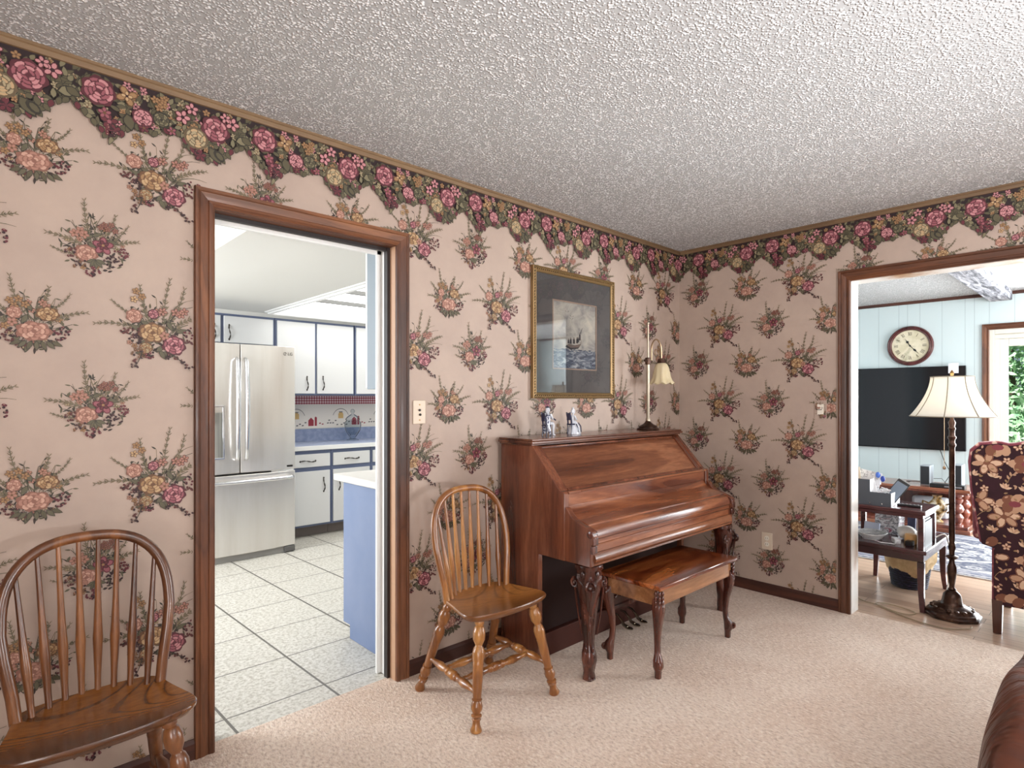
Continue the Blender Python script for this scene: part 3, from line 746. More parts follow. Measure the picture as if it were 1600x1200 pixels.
# ---------------------------------------------------------------- framed seascape print
pic = thing('framed_picture', 'gilt framed seascape print with grey mat hanging above the piano', 'picture', (2.726, YA, 1.708))
W2, H2, FW = .380, .383, .034
def rectframe(mb, w, h, prof, mi=0):
    """mitred frame: prof = [(inset, depth)] closed section"""
    for (ax, s1) in (('h', -1), ('h', 1), ('v', -1), ('v', 1)):
        r0, r1 = [], []
        for i, d in prof:
            if ax == 'h': r0.append((-(w-i), -d, s1*(h-i))); r1.append(((w-i), -d, s1*(h-i)))
            else: r0.append((s1*(w-i), -d, -(h-i))); r1.append((s1*(w-i), -d, (h-i)))
        mb.loft([r0, r1], mi)
mb = MB(); rectframe(mb, W2, H2, [(0,.004),(0,.026),(.005,.030),(.008,.024)]); rectframe(mb, W2, H2, [(.020,.024),(.024,.027),(.031,.022),(.036,.012),(.036,.006)])
mb.build('frame', GOLD, pic, angle=30)
mb = MB(); rectframe(mb, W2, H2, [(.007,.004),(.007,.022),(.021,.022),(.021,.004)]); mb.build('frame_groove', GOLDD, pic, angle=30)
mb = MB()
for s_ in (-1, 1):
    for k in range(44):
        t = -1+2*(k+.5)/44; a = t*(W2-.016); c_ = t*(H2-.016)
        mb.tube([(a-.006, -.023, s_*(H2-.008)), (a, -.0265, s_*(H2-.014)), (a+.006, -.023, s_*(H2-.020))], .0034, 6)
        mb.tube([(s_*(W2-.008), -.023, c_-.006), (s_*(W2-.014), -.0265, c_), (s_*(W2-.020), -.023, c_+.006)], .0034, 6)
o = mb.build('frame_beading', GOLD, pic, smooth=True)
mb = MB(); mb.box(-W2+.03, W2-.03, -.010, -.003, -H2+.03, H2-.03); 
mb.build('backing', plain('mat_core', (110,108,110), .8), pic)
MATG = mottled('grey_mat', [(0.35,(92,86,86)),(0.65,(112,106,104))], 3, .8)
mw, mh = .202, .203
mb = MB()
mb.box(-W2+.03, -mw, -.0135, -.010, -H2+.03, H2-.03); mb.box(mw, W2-.03, -.0135, -.010, -H2+.03, H2-.03)
mb.box(-mw, mw, -.0135, -.010, -H2+.03, -mh); mb.box(-mw, mw, -.0135, -.010, mh, H2-.03)
mb.build('mat_board', MATG, pic, smooth=False)
mb = MB(); rectframe(mb, mw+.005, mh+.005, [(0,.0135),(0,.0148),(.008,.0148),(.008,.0125)]); mb.build('mat_edge', plain('mat_bevel', (176,146,128), .6), pic)
def seascape():
    m, nt, b = _mat('seascape_print')
    tc = nt.nodes.new('ShaderNodeTexCoord'); sp = nt.nodes.new('ShaderNodeSeparateXYZ'); nt.links.new(tc.outputs['Object'], sp.inputs[0])
    cl = noise(nt, coords(nt, (1,1,1.3), (0,.5,0)), 9, 6, .62, .5)
    skyc = ramp(nt, cl, [(0.3,(134,128,128)),(0.5,(186,176,166)),(0.7,(214,202,186))])
    wv = noise(nt, coords(nt, (1,1,3.2), (0,-.15,0)), 16, 6, .7, 1.0)
    sea = ramp(nt, wv, [(0.38,(62,68,84)),(0.5,(110,116,130)),(0.62,(190,188,188))])
    edge = math_(nt, 'ADD', sp.outputs['Z'], math_(nt, 'MULTIPLY', math_(nt, 'SUBTRACT', wv, .5), .10))
    f = math_(nt, 'GREATER_THAN', edge, -.085)
    nt.links.new(mixc(nt, f, sea, skyc), b.inputs['Base Color']); b.inputs['Roughness'].default_value = .7
    return m
mb = MB(); mb.add([(-mw,-.0105,-mh),(mw,-.0105,-mh),(mw,-.0105,mh),(-mw,-.0105,mh)], [(0,1,2,3)])
y = -.0108
mb.add([(x,y,z) for x,z in ((-.09,-.07),(-.04,-.085),(.03,-.075),(.055,-.05),(.065,-.01),(.05,-.045),(.0,-.055),(-.06,-.05))], [tuple(range(8))], 1)
mb.add([(x,y-.0001,z) for x,z in ((-.09,-.07),(-.04,-.085),(.03,-.075),(.04,-.066),(-.04,-.074),(-.08,-.058))], [tuple(range(6))], 2)
for (x, z, h_, w_) in ((.045,.0,.045,.009),(.02,-.025,.035,.010),(-.01,-.030,.033,.011),(-.04,-.032,.034,.010),(-.06,-.035,.026,.009),(.03,-.02,.03,.008)):
    mb.add([(x-w_,y-.0002,z-h_*.5),(x+w_,y-.0002,z-h_*.5),(x+w_*.7,y-.0002,z+h_*.35),(x-w_*.7,y-.0002,z+h_*.35)], [(0,1,2,3)], 2)
    mb.add([(x+w_*.5*math.cos(a),y-.0003,z+h_*.48+w_*.6*math.sin(a)) for a in [PI/3*i for i in range(6)]], [tuple(range(6))], 1)
mb.add([(.048,y-.0004,.02),(.066,y-.0004,.055),(.070,y-.0004,.054),(.053,y-.0004,.018)], [(0,1,2,3)], 2)
for (x, z) in ((-.075,.14),(-.03,.115),(-.035,.10)):
    for s_ in (-1, 1): mb.add([(x,y-.0004,z),(x+s_*.016,y-.0004,z+.008),(x+s_*.015,y-.0004,z+.011)], [(0,1,2)], 2)
mb.build('print', [seascape(), plain('boat_brown', (118,100,92), .7), plain('boat_dark', (52,48,54), .7)], pic, smooth=False, recalc=False)
mb = MB(); mb.add([(-W2+.034,-.019,-H2+.034),(W2-.034,-.019,-H2+.034),(W2-.034,-.019,H2-.034),(-W2+.034,-.019,H2-.034)], [(0,1,2,3)])
mb.build('glass', glassy('picture_glass', (240,242,242), 0.0, 0.45), pic, smooth=False, recalc=False)

# ---------------------------------------------------------------- desk lamp on the piano
lp = thing('piano_lamp', 'brass piano lamp with bell glass shade on the right end of the piano', 'lamp', (3.285, 2.195, 1.117))
MB().lathe([(.078,0),(.080,.006),(.076,.012),(.064,.016),(.066,.022),(.058,.028),(.040,.036),(.026,.046),(.018,.056),(.014,.062),(.0,.062)], n=32, sx=1.15, sy=.8).build('base', BRONZE, lp)
mb = MB(); mb.turn((0,0,.058), (0,0,.445), [(0,.016),(.03,.016),(.05,.0115),(.95,.0115),(1,.013)], 16); mb.build('lower_tube', CHROME, lp)
MB().turn((0,0,.44), (0,0,.715), [(0,.0065),(.94,.0065),(.945,.010),(.98,.010),(1,.004)], 12).build('upper_rod', CHROME, lp)
mb = MB(); mb.turn((0,0,.432), (0,0,.478), [(0,.016),(.1,.020),(.9,.020),(1,.016)], 16); mb.turn((-.045,.0,.457),(.05,.0,.457), [(0,.004),(.1,.009),(.2,.004),(.8,.004),(.9,.008),(1,.004)], 10); mb.build('clamp', BRONZE, lp)
P = [(.040,0,.455),(.042,0,.52)]+[(.100-.058*math.cos(a),0,.535+.070*math.sin(a)) for a in [PI*i/12 for i in range(13)]]+[(.160,0,.500),(.162,0,.478)]
mb = MB(); mb.tube(P, .006, 8)
spiral(mb, (.098,0,.515), Vector((1,0,0)), Vector((0,0,1)), .038, 1.25, .004, 1, 22)
mb.build('swan_arm', BRONZEL, lp, angle=60)
MB().lathe([(.012,.022),(.026,.018),(.028,.002),(.030,-.010),(.026,-.012)], (.162,0,.460), 20).build('shade_holder', BRONZE, lp)
mb = MB(); n = 40; rings = []
for r, z, k in ((.026,.448,0),(.038,.440,0),(.048,.420,.02),(.055,.390,.05),(.062,.350,.08),(.074,.322,.10),(.086,.308,.12),(.084,.307,.12),(.070,.324,.10),(.058,.352,.08),(.051,.390,.05),(.044,.420,.02),(.034,.436,0),(.022,.444,0)):
    rings.append([(.162+r*(1+k*math.cos(10*2*PI*i/n)*.35)*math.cos(2*PI*i/n), r*(1+k*math.cos(10*2*PI*i/n)*.35)*math.sin(2*PI*i/n), z+k*.05*math.cos(10*2*PI*i/n)) for i in range(n)])
mb.loft(rings, cap=False); m_, nt_, b_ = _mat('cream_glass'); b_.inputs['Base Color'].default_value = lin((208,192,158)); b_.inputs['Roughness'].default_value = .25; b_.inputs['Subsurface Weight'].default_value = .3; b_.inputs['Subsurface Radius'].default_value = (.02,.02,.015)
mb.build('glass_shade', m_, lp, angle=60)

# ---------------------------------------------------------------- porcelain figurines
PORC = plain('porcelain_white', (200,201,208), .15, coat=.6); COB = plain('cobalt', (34,38,66), .2, coat=.5)
PORCP = mottled('porcelain_painted', [(0.48,(200,201,208)),(0.53,(60,66,104)),(0.58,(30,34,60))], 70, .18, coat=.6)
def fig_chair(t, x, hb):
    mb = MB()
    mb.tube([(x-.022,.012,.062),(x-.026,.012,.09),(x-.034,.012,.115),(x-.036,.012,hb)], .0045, 8)
    mb.tube([(x-.022,-.012,.062),(x-.026,-.012,.09),(x-.034,-.012,.115),(x-.036,-.012,hb)], .0045, 8)
    mb.box(x-.036, x-.026, -.012, .012, .082, hb-.004); mb.box(x-.027, x+.015, -.018, .018, .054, .062)
    for a in (-.015, .015):
        mb.tube([(x-.022,a,.056),(x-.020,a,.025),(x-.026,a,0)], .0035, 6); mb.tube([(x+.012,a,.056),(x+.012,a,.03),(x+.016,a,0)], .0035, 6)
    mb.build('chair', COB, t, bevel=.001)
# the gentleman
g = thing('porcelain_figurine', 'blue and white porcelain gentleman seated on a chair, left figurine on the piano', 'figurine', (2.335, 2.215, 1.117), .1)
fig_chair(g, 0, .132)
mb = MB()   # torso, legs, arms in one loft-built body
mb.ell((0,0,.066), (.020,.019,.012)); mb.tube([(0,0,.062),(.001,0,.085),(.004,0,.108),(.006,0,.128)], [.017,.017,.019,.009], 12)
for s_ in (-1, 1):
    mb.tube([(.004,s_*.009,.068),(.034,s_*.012,.070),(.040,s_*.013,.060),(.038,s_*.013,.030),(.040,s_*.013,.008)], [.010,.009,.008,.006,.005], 10)
    mb.tube([(.005,s_*.018,.121),(.012,s_*.026,.100),(.030,s_*.016,.092)], [.0075,.0065,.005], 10)
    mb.ell((.034,s_*.013,.092), (.006,.004,.004)); mb.ell((.046,s_*.013,.004), (.012,.006,.005))
mb.ell((.009,0,.142), (.0115,.0105,.014)); mb.ell((.0205,0,.141), (.003,.0025,.003)); mb.tube([(.006,0,.126),(.008,0,.134)], .006, 8)
mb.build('body', PORC, g, angle=60)
mb = MB(); mb.tube([(-.002,0,.060),(0,0,.085),(.003,0,.108),(.005,0,.125)], [.021,.0185,.0215,.011], 12); mb.tube([(-.008,-.012,.06),(-.004,-.018,.03),(.0,-.020,.012)], [.010,.010,.006], 8); mb.tube([(-.008,.012,.06),(-.004,.018,.03),(.0,.020,.012)], [.010,.010,.006], 8)
mb.build('coat', PORCP, g, angle=60)
mb = MB(); mb.ell((.004,0,.150), (.013,.012,.008)); mb.ell((-.006,0,.140), (.006,.008,.012)); mb.build('hair', PORC, g, angle=60)
mb = MB(); mb.ell((.004,0,.157), (.014,.013,.003)); mb.ell((.004,0,.160), (.008,.008,.004)); mb.build('hat', COB, g, angle=60)
mb = MB(); mb.tube([(.010,.0,.112),(.030,-.012,.100),(.052,-.020,.086)], [.002,.003,.0045], 8); mb.build('flute', COB, g)
# the lady
g = thing('porcelain_figurine', 'white porcelain lady in a long gown on a chair, right figurine on the piano', 'figurine', (2.555, 2.225, 1.117), .1)
fig_chair(g, 0, .128)
mb = MB()
mb.lathe([(.0,.0),(.048,.0),(.050,.006),(.046,.012),(.043,.03),(.036,.05),(.026,.064),(.016,.074),(.010,.080),(.0,.080)], (.022,0,0), 24, sx=1.0, sy=.72)
mb.tube([(.006,0,.070),(.004,0,.086),(.005,0,.102),(.010,0,.113)], [.010,.010,.0135,.007], 12)
for s_ in (-1, 1):
    mb.tube([(.006,s_*.012,.106),(.010,s_*.020,.090),(.030,s_*.012,.084)], [.007,.006,.0045], 10); mb.ell((.036,s_*.009,.083), (.006,.004,.003))
mb.tube([(.010,0,.110),(.013,0,.120)], .005, 8); mb.ell((.015,0,.129), (.011,.010,.0125)); mb.ell((.026,0,.128), (.003,.002,.003))
mb.build('body', PORC, g, angle=60)
mb = MB(); mb.tube([(.036,-.02,.066),(.056,-.022,.045),(.066,-.020,.012)], [.003,.004,.003], 6); mb.tube([(.004,-.026,.060),(.014,-.036,.035),(.02,-.038,.012)], .003, 6); mb.build('gown_trim', COB, g)
mb = MB(); mb.ell((.012,0,.138), (.013,.012,.009)); mb.ell((.001,0,.132), (.008,.009,.012)); mb.ell((.010,0,.149), (.008,.008,.007)); mb.build('hair', PORC, g, angle=60)

# ---------------------------------------------------------------- wall plates
sp_ = thing('wall_plate', 'cream coax and phone jack plate right of the kitchen doorway', 'outlet', (1.586, YA, 1.258))
mb = MB(); mb.box(-.036,.036,-.006,0,-.057,.057); mb.build('plate', CREAM, sp_, bevel=.003)
mb = MB(); mb.turn((0,-.005,.010),(0,-.012,.010), [(0,.006),(.8,.006),(1,.004)], 12); mb.turn((.003,-.005,-.012),(.003,-.012,-.012), [(0,.006),(.8,.006),(1,.004)], 12); mb.build('jack', DARKHOLE, sp_)
for z in (.036,-.038): MB().turn((.001,-.005,z),(.001,-.008,z), [(0,.004),(1,.0035)], 10).build('screw', BRASS, sp_)
sw = thing('light_switch', 'light switch with papered plate beside the living room opening', 'switch', (XB, 1.352, 1.254), -PI/2)
mb = MB(); mb.box(-.036,.036,-.006,0,-.058,.058)
fnp = lambda u, z, d: (u, -.006-d, z)
for (u, z, kd, sc) in ((-.01,.02,1,.30),(.012,-.03,3,.28)): BOUQ[kd].emit(mb, u, z, fnp, 0, sc, lambda q: all(-.034 < a < .034 and -.056 < b < .056 for a, b in q))
mb.build('plate', PMATS, sw, smooth=False, recalc=False)
mb = MB(); mb.box(-.019,.019,-.010,-.005,-.034,.034); mb.prism([(-.010,-.030),(-.0145,-.030),(-.0105,.0),(-.0105,.030),(-.010,.030)], 'x', -.016, .016); mb.build('rocker', ALMOND, sw, bevel=.001)
ol = thing('wall_outlet', 'almond power outlet low on the wall right of the piano', 'outlet', (XB, 1.692, .357), -PI/2)
mb = MB(); mb.box(-.036,.036,-.006,0,-.058,.058); mb.build('plate', CREAM, ol, bevel=.003)
for z in (.020,-.020):
    o = MB().turn((0,-.005,z),(0,-.009,z), [(0,.016),(.8,.016),(1,.014)], 18).build('socket', ALMOND, ol)
    mb = MB()
    for x in (-.006,.006): mb.box(x-.001,x+.001,-.0098,-.0088,z-.004,z+.005)
    mb.build('slot', DARKHOLE, o)

# ================================================================ kitchen
CABB = plain('cabinet_blue', (96,106,134), .45); CABW = plain('cabinet_white', (212,212,211), .35)
BLUEP = mottled('blue_end_panel', [(0.3,(96,114,148)),(0.7,(122,134,162))], 1.2, .45)
PEWTER = plain('dark_pewter', (70,66,62), .3, .9)
KW = plain('kitchen_wall_paint', (226,228,230), .6)
def tiles():
    m, nt, b = _mat('kitchen_tile')
    tc = nt.nodes.new('ShaderNodeTexCoord'); sp = nt.nodes.new('ShaderNodeSeparateXYZ'); nt.links.new(tc.outputs['Object'], sp.inputs[0])
    def g(ax, off, per, wd):
        q = math_(nt, 'FRACT', math_(nt, 'DIVIDE', math_(nt, 'SUBTRACT', sp.outputs[ax], off), per))
        return math_(nt, 'LESS_THAN', q, wd/per)
    xs = math_(nt, 'ADD', sp.outputs[0], math_(nt, 'MULTIPLY', sp.outputs[1], .035))
    q = math_(nt, 'FRACT', math_(nt, 'DIVIDE', math_(nt, 'SUBTRACT', xs, 1.282-.86), .43))
    gx = math_(nt, 'LESS_THAN', q, .011/.43)
    gy = g(1, 2.965-.82, .41, .008)
    grout = math_(nt, 'MAXIMUM', gx, gy)
    v = coords(nt)
    c = ramp(nt, noise(nt, v, 55, 8, .75), [(0.40,(164,158,146)),(0.5,(196,192,182)),(0.60,(210,206,198))])
    nt.links.new(mixc(nt, grout, c, (96,92,86)), b.inputs['Base Color'])
    b.inputs['Roughness'].default_value = .35
    bump(nt, b, math_(nt, 'SUBTRACT', 1.0, grout), .3, .002); return m
KX0, KX1, KY1 = -1.0, 4.6, 5.98
KC = 2.14
struct(MB().box(KX0, KX1, YA+.055, KY1, -.06, -.002).build('floor_kitchen', tiles(), smooth=False), 'kitchen tile floor')
# dropped ceiling with the light well, and the higher ceiling to the left of it
LX0, LX1, LY0, LY1 = 2.06, 3.9, 2.7, 5.55
mb = MB()
mb.box(1.0, LX0, YA+.12, KY1, KC, KC+.05); mb.box(LX1, KX1, YA+.12, KY1, KC, KC+.05); mb.box(LX0, LX1, YA+.12, LY0, KC, KC+.05); mb.box(LX0, LX1, LY1, KY1, KC, KC+.05)
mb.box(.98, 1.0, YA+.12, KY1, KC, 2.6); mb.box(KX0, .98, YA+.12, KY1, 2.5, 2.6)
mb.box(LX0-.02, LX0, LY0, LY1, KC+.05, 2.36); mb.box(LX1, LX1+.02, LY0, LY1, KC+.05, 2.36); mb.box(LX0, LX1, LY1, LY1+.02, KC+.05, 2.36); mb.box(LX0, LX1, LY0-.02, LY0, KC+.05, 2.36)
mb.box(LX0-.02, LX1+.02, LY0-.02, LY1+.02, 2.34, 2.36)
mb.box(1.0, KX1, 5.655, KY1, 2.101, KC-.001)
struct(mb.build('ceiling_kitchen', WHITEC, smooth=False), 'dropped white kitchen ceiling')
mb = MB(); mb.prism([(LX0-.05,KC),(LX0-.046,KC-.008),(LX0-.022,KC-.010),(LX0-.018,KC-.022),(LX0+.004,KC-.026),(LX0+.012,KC-.018),(LX0+.012,KC+.03),(LX0,KC+.03)], 'y', LY0, LY1)
mb.prism([(LY1+.05,KC),(LY1+.046,KC-.008),(LY1+.022,KC-.010),(LY1+.018,KC-.022),(LY1-.004,KC-.026),(LY1-.012,KC-.018),(LY1-.012,KC+.03),(LY1,KC+.03)], 'x', LX0, LX1)
struct(mb.build('trim_9', WHITE, angle=25), 'moulding round the light well')
lw = thing('ceiling_light', 'wide white ceiling light panels recessed over the kitchen', 'ceiling light', ((LX0+LX1)/2, (LY0+LY1)/2, KC+.03))
ly = [LY0, 3.10, 3.635, 4.17, 4.71, LY1]; cx_, cy_ = (LX0+LX1)/2, (LY0+LY1)/2
GLOW = glow('light_panel', (255,255,252), 3.0)
for a, b in zip(ly, ly[1:]):
    MB().box(LX0-cx_+.024, LX1-cx_-.024, a-cy_+.010, b-cy_-.010, .0, .008).build('diffuser', GLOW, lw)
for a in ly[1:-1]:
    MB().box(LX0-cx_+.022, LX1-cx_-.022, a-cy_-.016, a-cy_+.016, -.030, .010).build('rail', plain('rail_grey', (120,120,118), .5), lw)
struct(MB().box(KX0-.1, KX1, KY1, KY1+.1, 0, 2.6).build('wall_north', KW))
struct(MB().box(KX1, KX1+.1, YA+.12, KY1+.1, 0, 2.6).build('wall_east', KW))
mb = MB(); mb.box(KX0-.1, KX0, YA+.12, KY1, 0, .9); mb.box(KX0-.1, KX0, YA+.12, KY1, 2.1, 2.6); mb.box(KX0-.1,KX0,YA+.12,3.6,.9,2.1); mb.box(KX0-.1,KX0,5.2,KY1,.9,2.1)
struct(mb.build('wall_kitchen_west', KW))
struct(MB().box(KX0, KX1, YA+.1201, YA+.128, 2.12, 2.6).build('wall_kitchen_south', KW))
# kitchen wallpaper band: gingham, country border
def gingham():
    m, nt, b = _mat('gingham')
    tc = nt.nodes.new('ShaderNodeTexCoord'); sp = nt.nodes.new('ShaderNodeSeparateXYZ'); nt.links.new(tc.outputs['Object'], sp.inputs[0])
    f = lambda ax: math_(nt, 'GREATER_THAN', math_(nt, 'FRACT', math_(nt, 'MULTIPLY', sp.outputs[ax], 36.0)), .5)
    s = math_(nt, 'MULTIPLY', math_(nt, 'ADD', f(0), f(2)), .5)
    nt.links.new(ramp(nt, s, [(0,(232,224,222)),(.5,(196,120,124)),(1,(140,44,56))]), b.inputs['Base Color']); return m
mb = MB(); YK = KY1-.002
mb.box(2.2, KX1, YK-.001, YK, 1.262, 1.352, 0); mb.box(2.2, KX1, YK-.001, YK, 1.005, 1.262, 1)
YK2 = YK-.0015
def flat(pts, mi): mb.add([(x, YK2-.0002*mi, z) for x, z in pts], [tuple(range(len(pts)))], mi)
for i in range(6):
    x = 2.30+i*.50
    # arched jar with golden grain, pair of barns, small flocks
    for k in range(10):
        a = PI*(.12+.76*k/10); a2 = PI*(.12+.76*(k+1)/10); c0 = x+.19
        flat([(c0+.10*math.cos(a),1.10+.115*math.sin(a)),(c0+.10*math.cos(a2),1.10+.115*math.sin(a2)),(c0+.095*math.cos(a2),1.10+.108*math.sin(a2)),(c0+.095*math.cos(a),1.10+.108*math.sin(a))], 5)
    flat([(x+.16,1.105),(x+.22,1.105),(x+.22,1.155),(x+.205,1.17),(x+.175,1.17),(x+.16,1.155)], 4); flat([(x+.168,1.17),(x+.212,1.17),(x+.212,1.18),(x+.168,1.18)], 2)
    flat([(x+.32,1.03),(x+.38,1.03),(x+.38,1.09),(x+.35,1.12),(x+.32,1.09)], 3); flat([(x+.335,1.03),(x+.365,1.03),(x+.365,1.07),(x+.335,1.07)], 2); flat([(x+.39,1.03),(x+.415,1.03),(x+.415,1.12),(x+.40,1.13),(x+.39,1.12)], 3)
    for (dx, z) in ((.03,1.05),(.06,1.05),(.09,1.05),(.045,1.08),(.12,1.075),(.14,1.03),(.19,1.03),(.22,1.045),(.25,1.03),(.28,1.06),(.44,1.05),(.47,1.04)):
        flat([(x+dx,z),(x+dx+.018,z+.002),(x+dx+.022,z+.012),(x+dx+.006,z+.014),(x+dx-.002,z+.008)], 2 if dx < .3 else 3)
struct(mb.build('wall_north', [gingham(), plain('border_paper', (226,218,208), .6), plain('border_grey', (96,92,92), .6), plain('border_red', (150,46,60), .6), plain('border_gold', (206,170,110), .6), plain('border_line', (120,112,108), .6)], smooth=False, recalc=False), 'country border with red gingham')

# refrigerator
SSM = mottled('stainless', [(0.3,(196,190,182)),(0.5,(216,211,204)),(0.7,(224,220,214))], 1.3, .26, stretch=(3,3,.25), metal=.55)
SSH = plain('steel_handle', (214,214,216), .18, .9)
fr = thing('refrigerator', 'stainless french door refrigerator with bottom freezer drawer', 'refrigerator', (1.61, 4.98, 0))
def rbox(x0, x1, z0, z1, y0, y1, m, name, par=fr, bulge=.018, hole=None):
    """door slab whose front bows outwards a little"""
    mbx = MB(); n = 10; pts = [(x0, y1), (x0, y0)]
    for i in range(1, n): q = i/n; pts.append((x0+(x1-x0)*q, y0-bulge*math.sin(PI*q)))
    pts += [(x1, y0), (x1, y1)]
    mbx.prism(pts, 'z', z0, z1); return mbx.build(name, m, par, bevel=.004, angle=30)
MB().box(-.452,.452,.075,.78,.04,1.755).build('body', plain('fridge_side', (120,120,122), .5), fr, bevel=.004)
dr = rbox(.004,.455,.715,1.77,.0,.07,SSM,'door')
dl = rbox(-.455,-.004,.715,1.77,.0,.07,SSM,'door')
fz = rbox(-.455,.455,.055,.700,.0,.07,SSM,'freezer_drawer', bulge=.028)
MB().box(-.45,.45,.01,.09,.0,.055).build('toe_grille', plain('grille_grey', (150,148,144), .4), fr)
MB().box(.36,.45,-.012,.03,.006,.05).build('hinge_cover', plain('grille_dark', (90,88,86), .4), fr, bevel=.003)
for s_, d in ((1, dr), (-1, dl)):
    P = [(s_*.032,-.012,1.655),(s_*.034,-.045,1.64)]+[(s_*.036,-.050-.022*math.sin(PI*k/8),1.62-.78*k/8) for k in range(9)]+[(s_*.034,-.045,.83),(s_*.032,-.012,.82)]
    mb = MB(); mb.tube(P, [.010,.014]+[.015+.005*math.sin(PI*k/8) for k in range(9)]+[.012,.008], 10); mb.build('door_handle', SSH, d, angle=60)
P = [(-.41,-.015,.655),(-.41,-.05,.652)]+[(-.40+.80*k/12,-.058-.020*math.sin(PI*k/12),.650) for k in range(13)]+[(.41,-.05,.652),(.41,-.015,.655)]
MB().tube(P, .017, 10).build('drawer_handle', SSH, fz, angle=60)
mb = MB(); mb.box(-.445,-.125,-.024,-.006,.835,.850); mb.box(-.445,-.125,-.024,-.006,1.255,1.27); mb.box(-.140,-.125,-.024,-.006,.85,1.255); mb.box(-.445,-.43,-.024,-.006,.85,1.255)
mb.build('dispenser_frame', SSH, dl, bevel=.002)
mb = MB(); mb.box(-.43,-.14,-.0225,-.006,.85,1.21); mb.build('dispenser_recess', mottled('recess_grey', [(0.4,(70,70,66)),(0.6,(150,148,142))], 2, .3, stretch=(6,1,.1)), dl)
MB().box(-.42,-.24,-.050,-.010,1.14,1.25).build('dispenser_spout', SSH, dl, bevel=.004)
def letters(body, name, par, loc, size, m, rot=(PI/2,0,0)):
    cu = bpy.data.curves.new(name, 'FONT'); cu.body = body; cu.size = size; cu.extrude = .0006; cu.align_x = 'CENTER'
    cu.materials.append(m); tmp = bpy.data.objects.new(name+'_curve', cu); me = bpy.data.meshes.new_from_object(tmp); bpy.data.objects.remove(tmp)
    me.materials.clear(); me.materials.append(m)
    o = bpy.data.objects.new(name, me); C.objects.link(o); o.parent = par; o.location = loc; o.rotation_euler = rot; return o
letters('LG', 'logo_lettering', dr, (.408,-.0085,1.695), .036, PEWTER)
mb = MB(); mb.tube([(.362+.013*math.cos(a),-.0125,1.707+.013*math.sin(a)) for a in [2*PI*k/14 for k in range(13)]], .0018, 5); mb.tube([(.362,-.0125,1.714),(.362,-.0125,1.701),(.369,-.0125,1.701)], .0016, 5); mb.build('logo_ring', PEWTER, dr)
MB().box(.31,.43,-.009,-.004,.735,.750).build('badge', PEWTER, dr); MB().box(.25,.44,-.004,.0,.702,.714).build('badge', CABW, fr)

# upper cabinets
def handle(par, p, L, vertical=True):
    mb = MB(); a = Vector((0,0,1)) if vertical else Vector((1,0,0)); p = Vector(p)
    P = [p+a*(L*(t-.5))+Vector((0,-.022*math.sin(PI*t),0))+(Vector((1,0,0)) if vertical else Vector((0,0,1)))*(.006*math.sin(2*PI*t)) for t in [i/12 for i in range(13)]]
    mb.tube(P, [.003+.0035*abs(math.sin(PI*3*t/12)) for t in range(13)], 6)
    mb.ell(P[0], (.008,.004,.010)); mb.ell(P[-1], (.008,.004,.010)); mb.build('handle', PEWTER, par, angle=60)
def cabinet(name, label, x0, x1, z0, z1, yf, yb, doors, group=None, kick=0.0, toprail=.022):
    t = thing(name, label, 'cabinet', (x0, yf, 0), 0, group)
    mb = MB(); mb.box(0, x1-x0, 0, yb-yf, z0+kick, z1)
    mb.build('carcass', CABB, t, bevel=.001)
    if kick: MB().box(0, x1-x0, .07, yb-yf, z0, z0+kick).build('toe_kick', plain('kick_dark', (110,100,94), .6), t)
    for (a, b, c, d, kind, hx, hz) in doors:
        dd = MB().box(a-x0, b-x0, -.018, 0, c, d).build('drawer' if kind == 'w' else 'door', CABW, t, bevel=.003)
        handle(dd, (hx-x0, -.018, hz), .13 if kind != 'w' else .15, kind != 'w')
    return t
cabinet('wall_cabinet', 'white two-door wall cabinet above the refrigerator', 1.16, 2.140, 1.80, 2.10, 5.65, KY1-.005, [(1.19,1.652,1.835,2.078,'d',1.60,1.93),(1.680,2.122,1.835,2.078,'d',1.725,1.93)])
cabinet('wall_cabinet', 'white two-door wall cabinet right of the refrigerator, over the gingham strip', 2.145, 2.975, 1.355, 2.10, 5.65, KY1-.005, [(2.162,2.540,1.372,2.078,'d',2.457,1.475),(2.562,2.962,1.372,2.078,'d',2.625,1.48)])
cabinet('wall_cabinet', 'white wall cabinet at the right edge of the kitchen doorway', 2.985, 3.80, 1.355, 2.10, 5.65, KY1-.005, [(2.998,3.38,1.372,2.078,'d',3.32,1.48),(3.41,3.79,1.372,2.078,'d',3.45,1.48)])
def basec(label, x0, xs):
    d = []
    for (a, b) in xs:
        d.append((a, b, .668, .792, 'w', (a+b)/2, .726)); d.append((a, b, .12, .628, 'd', b-.065 if a < 2.4 or a > 3 else a+.06, .49))
    cabinet('base_cabinet', label, x0[0], x0[1], 0, .828, 5.37, KY1-.005, d, None, .10)
basec('white base cabinet with one drawer next to the refrigerator', (2.10, 2.580), [(2.12, 2.566)])
basec('white base cabinet with a drawer, second from the refrigerator', (2.585, 3.015), [(2.600, 2.998)])
basec('white base cabinet at the right edge of the kitchen doorway', (3.020, 3.80), [(3.035, 3.40), (3.43, 3.785)])
ct = thing('countertop', 'pale blue countertop with white edge and blue backsplash along the far kitchen wall', 'countertop', (2.95, 5.66, 0))
CTB = mottled('counter_blue', [(0.4,(150,160,186)),(0.6,(176,184,204))], 30, .3)
MB().box(-.85,.85,-.30,.318,.832,.868).build('slab', CTB, ct, bevel=.003)
MB().box(-.85,.85,-.318,-.300,.828,.870).build('front_edge', WHITE, ct, bevel=.003)
MB().box(-.85,.85,.300,.318,.868,1.000).build('backsplash', mottled('splash_blue', [(0.4,(120,132,162)),(0.6,(140,150,178))], 20, .3), ct)
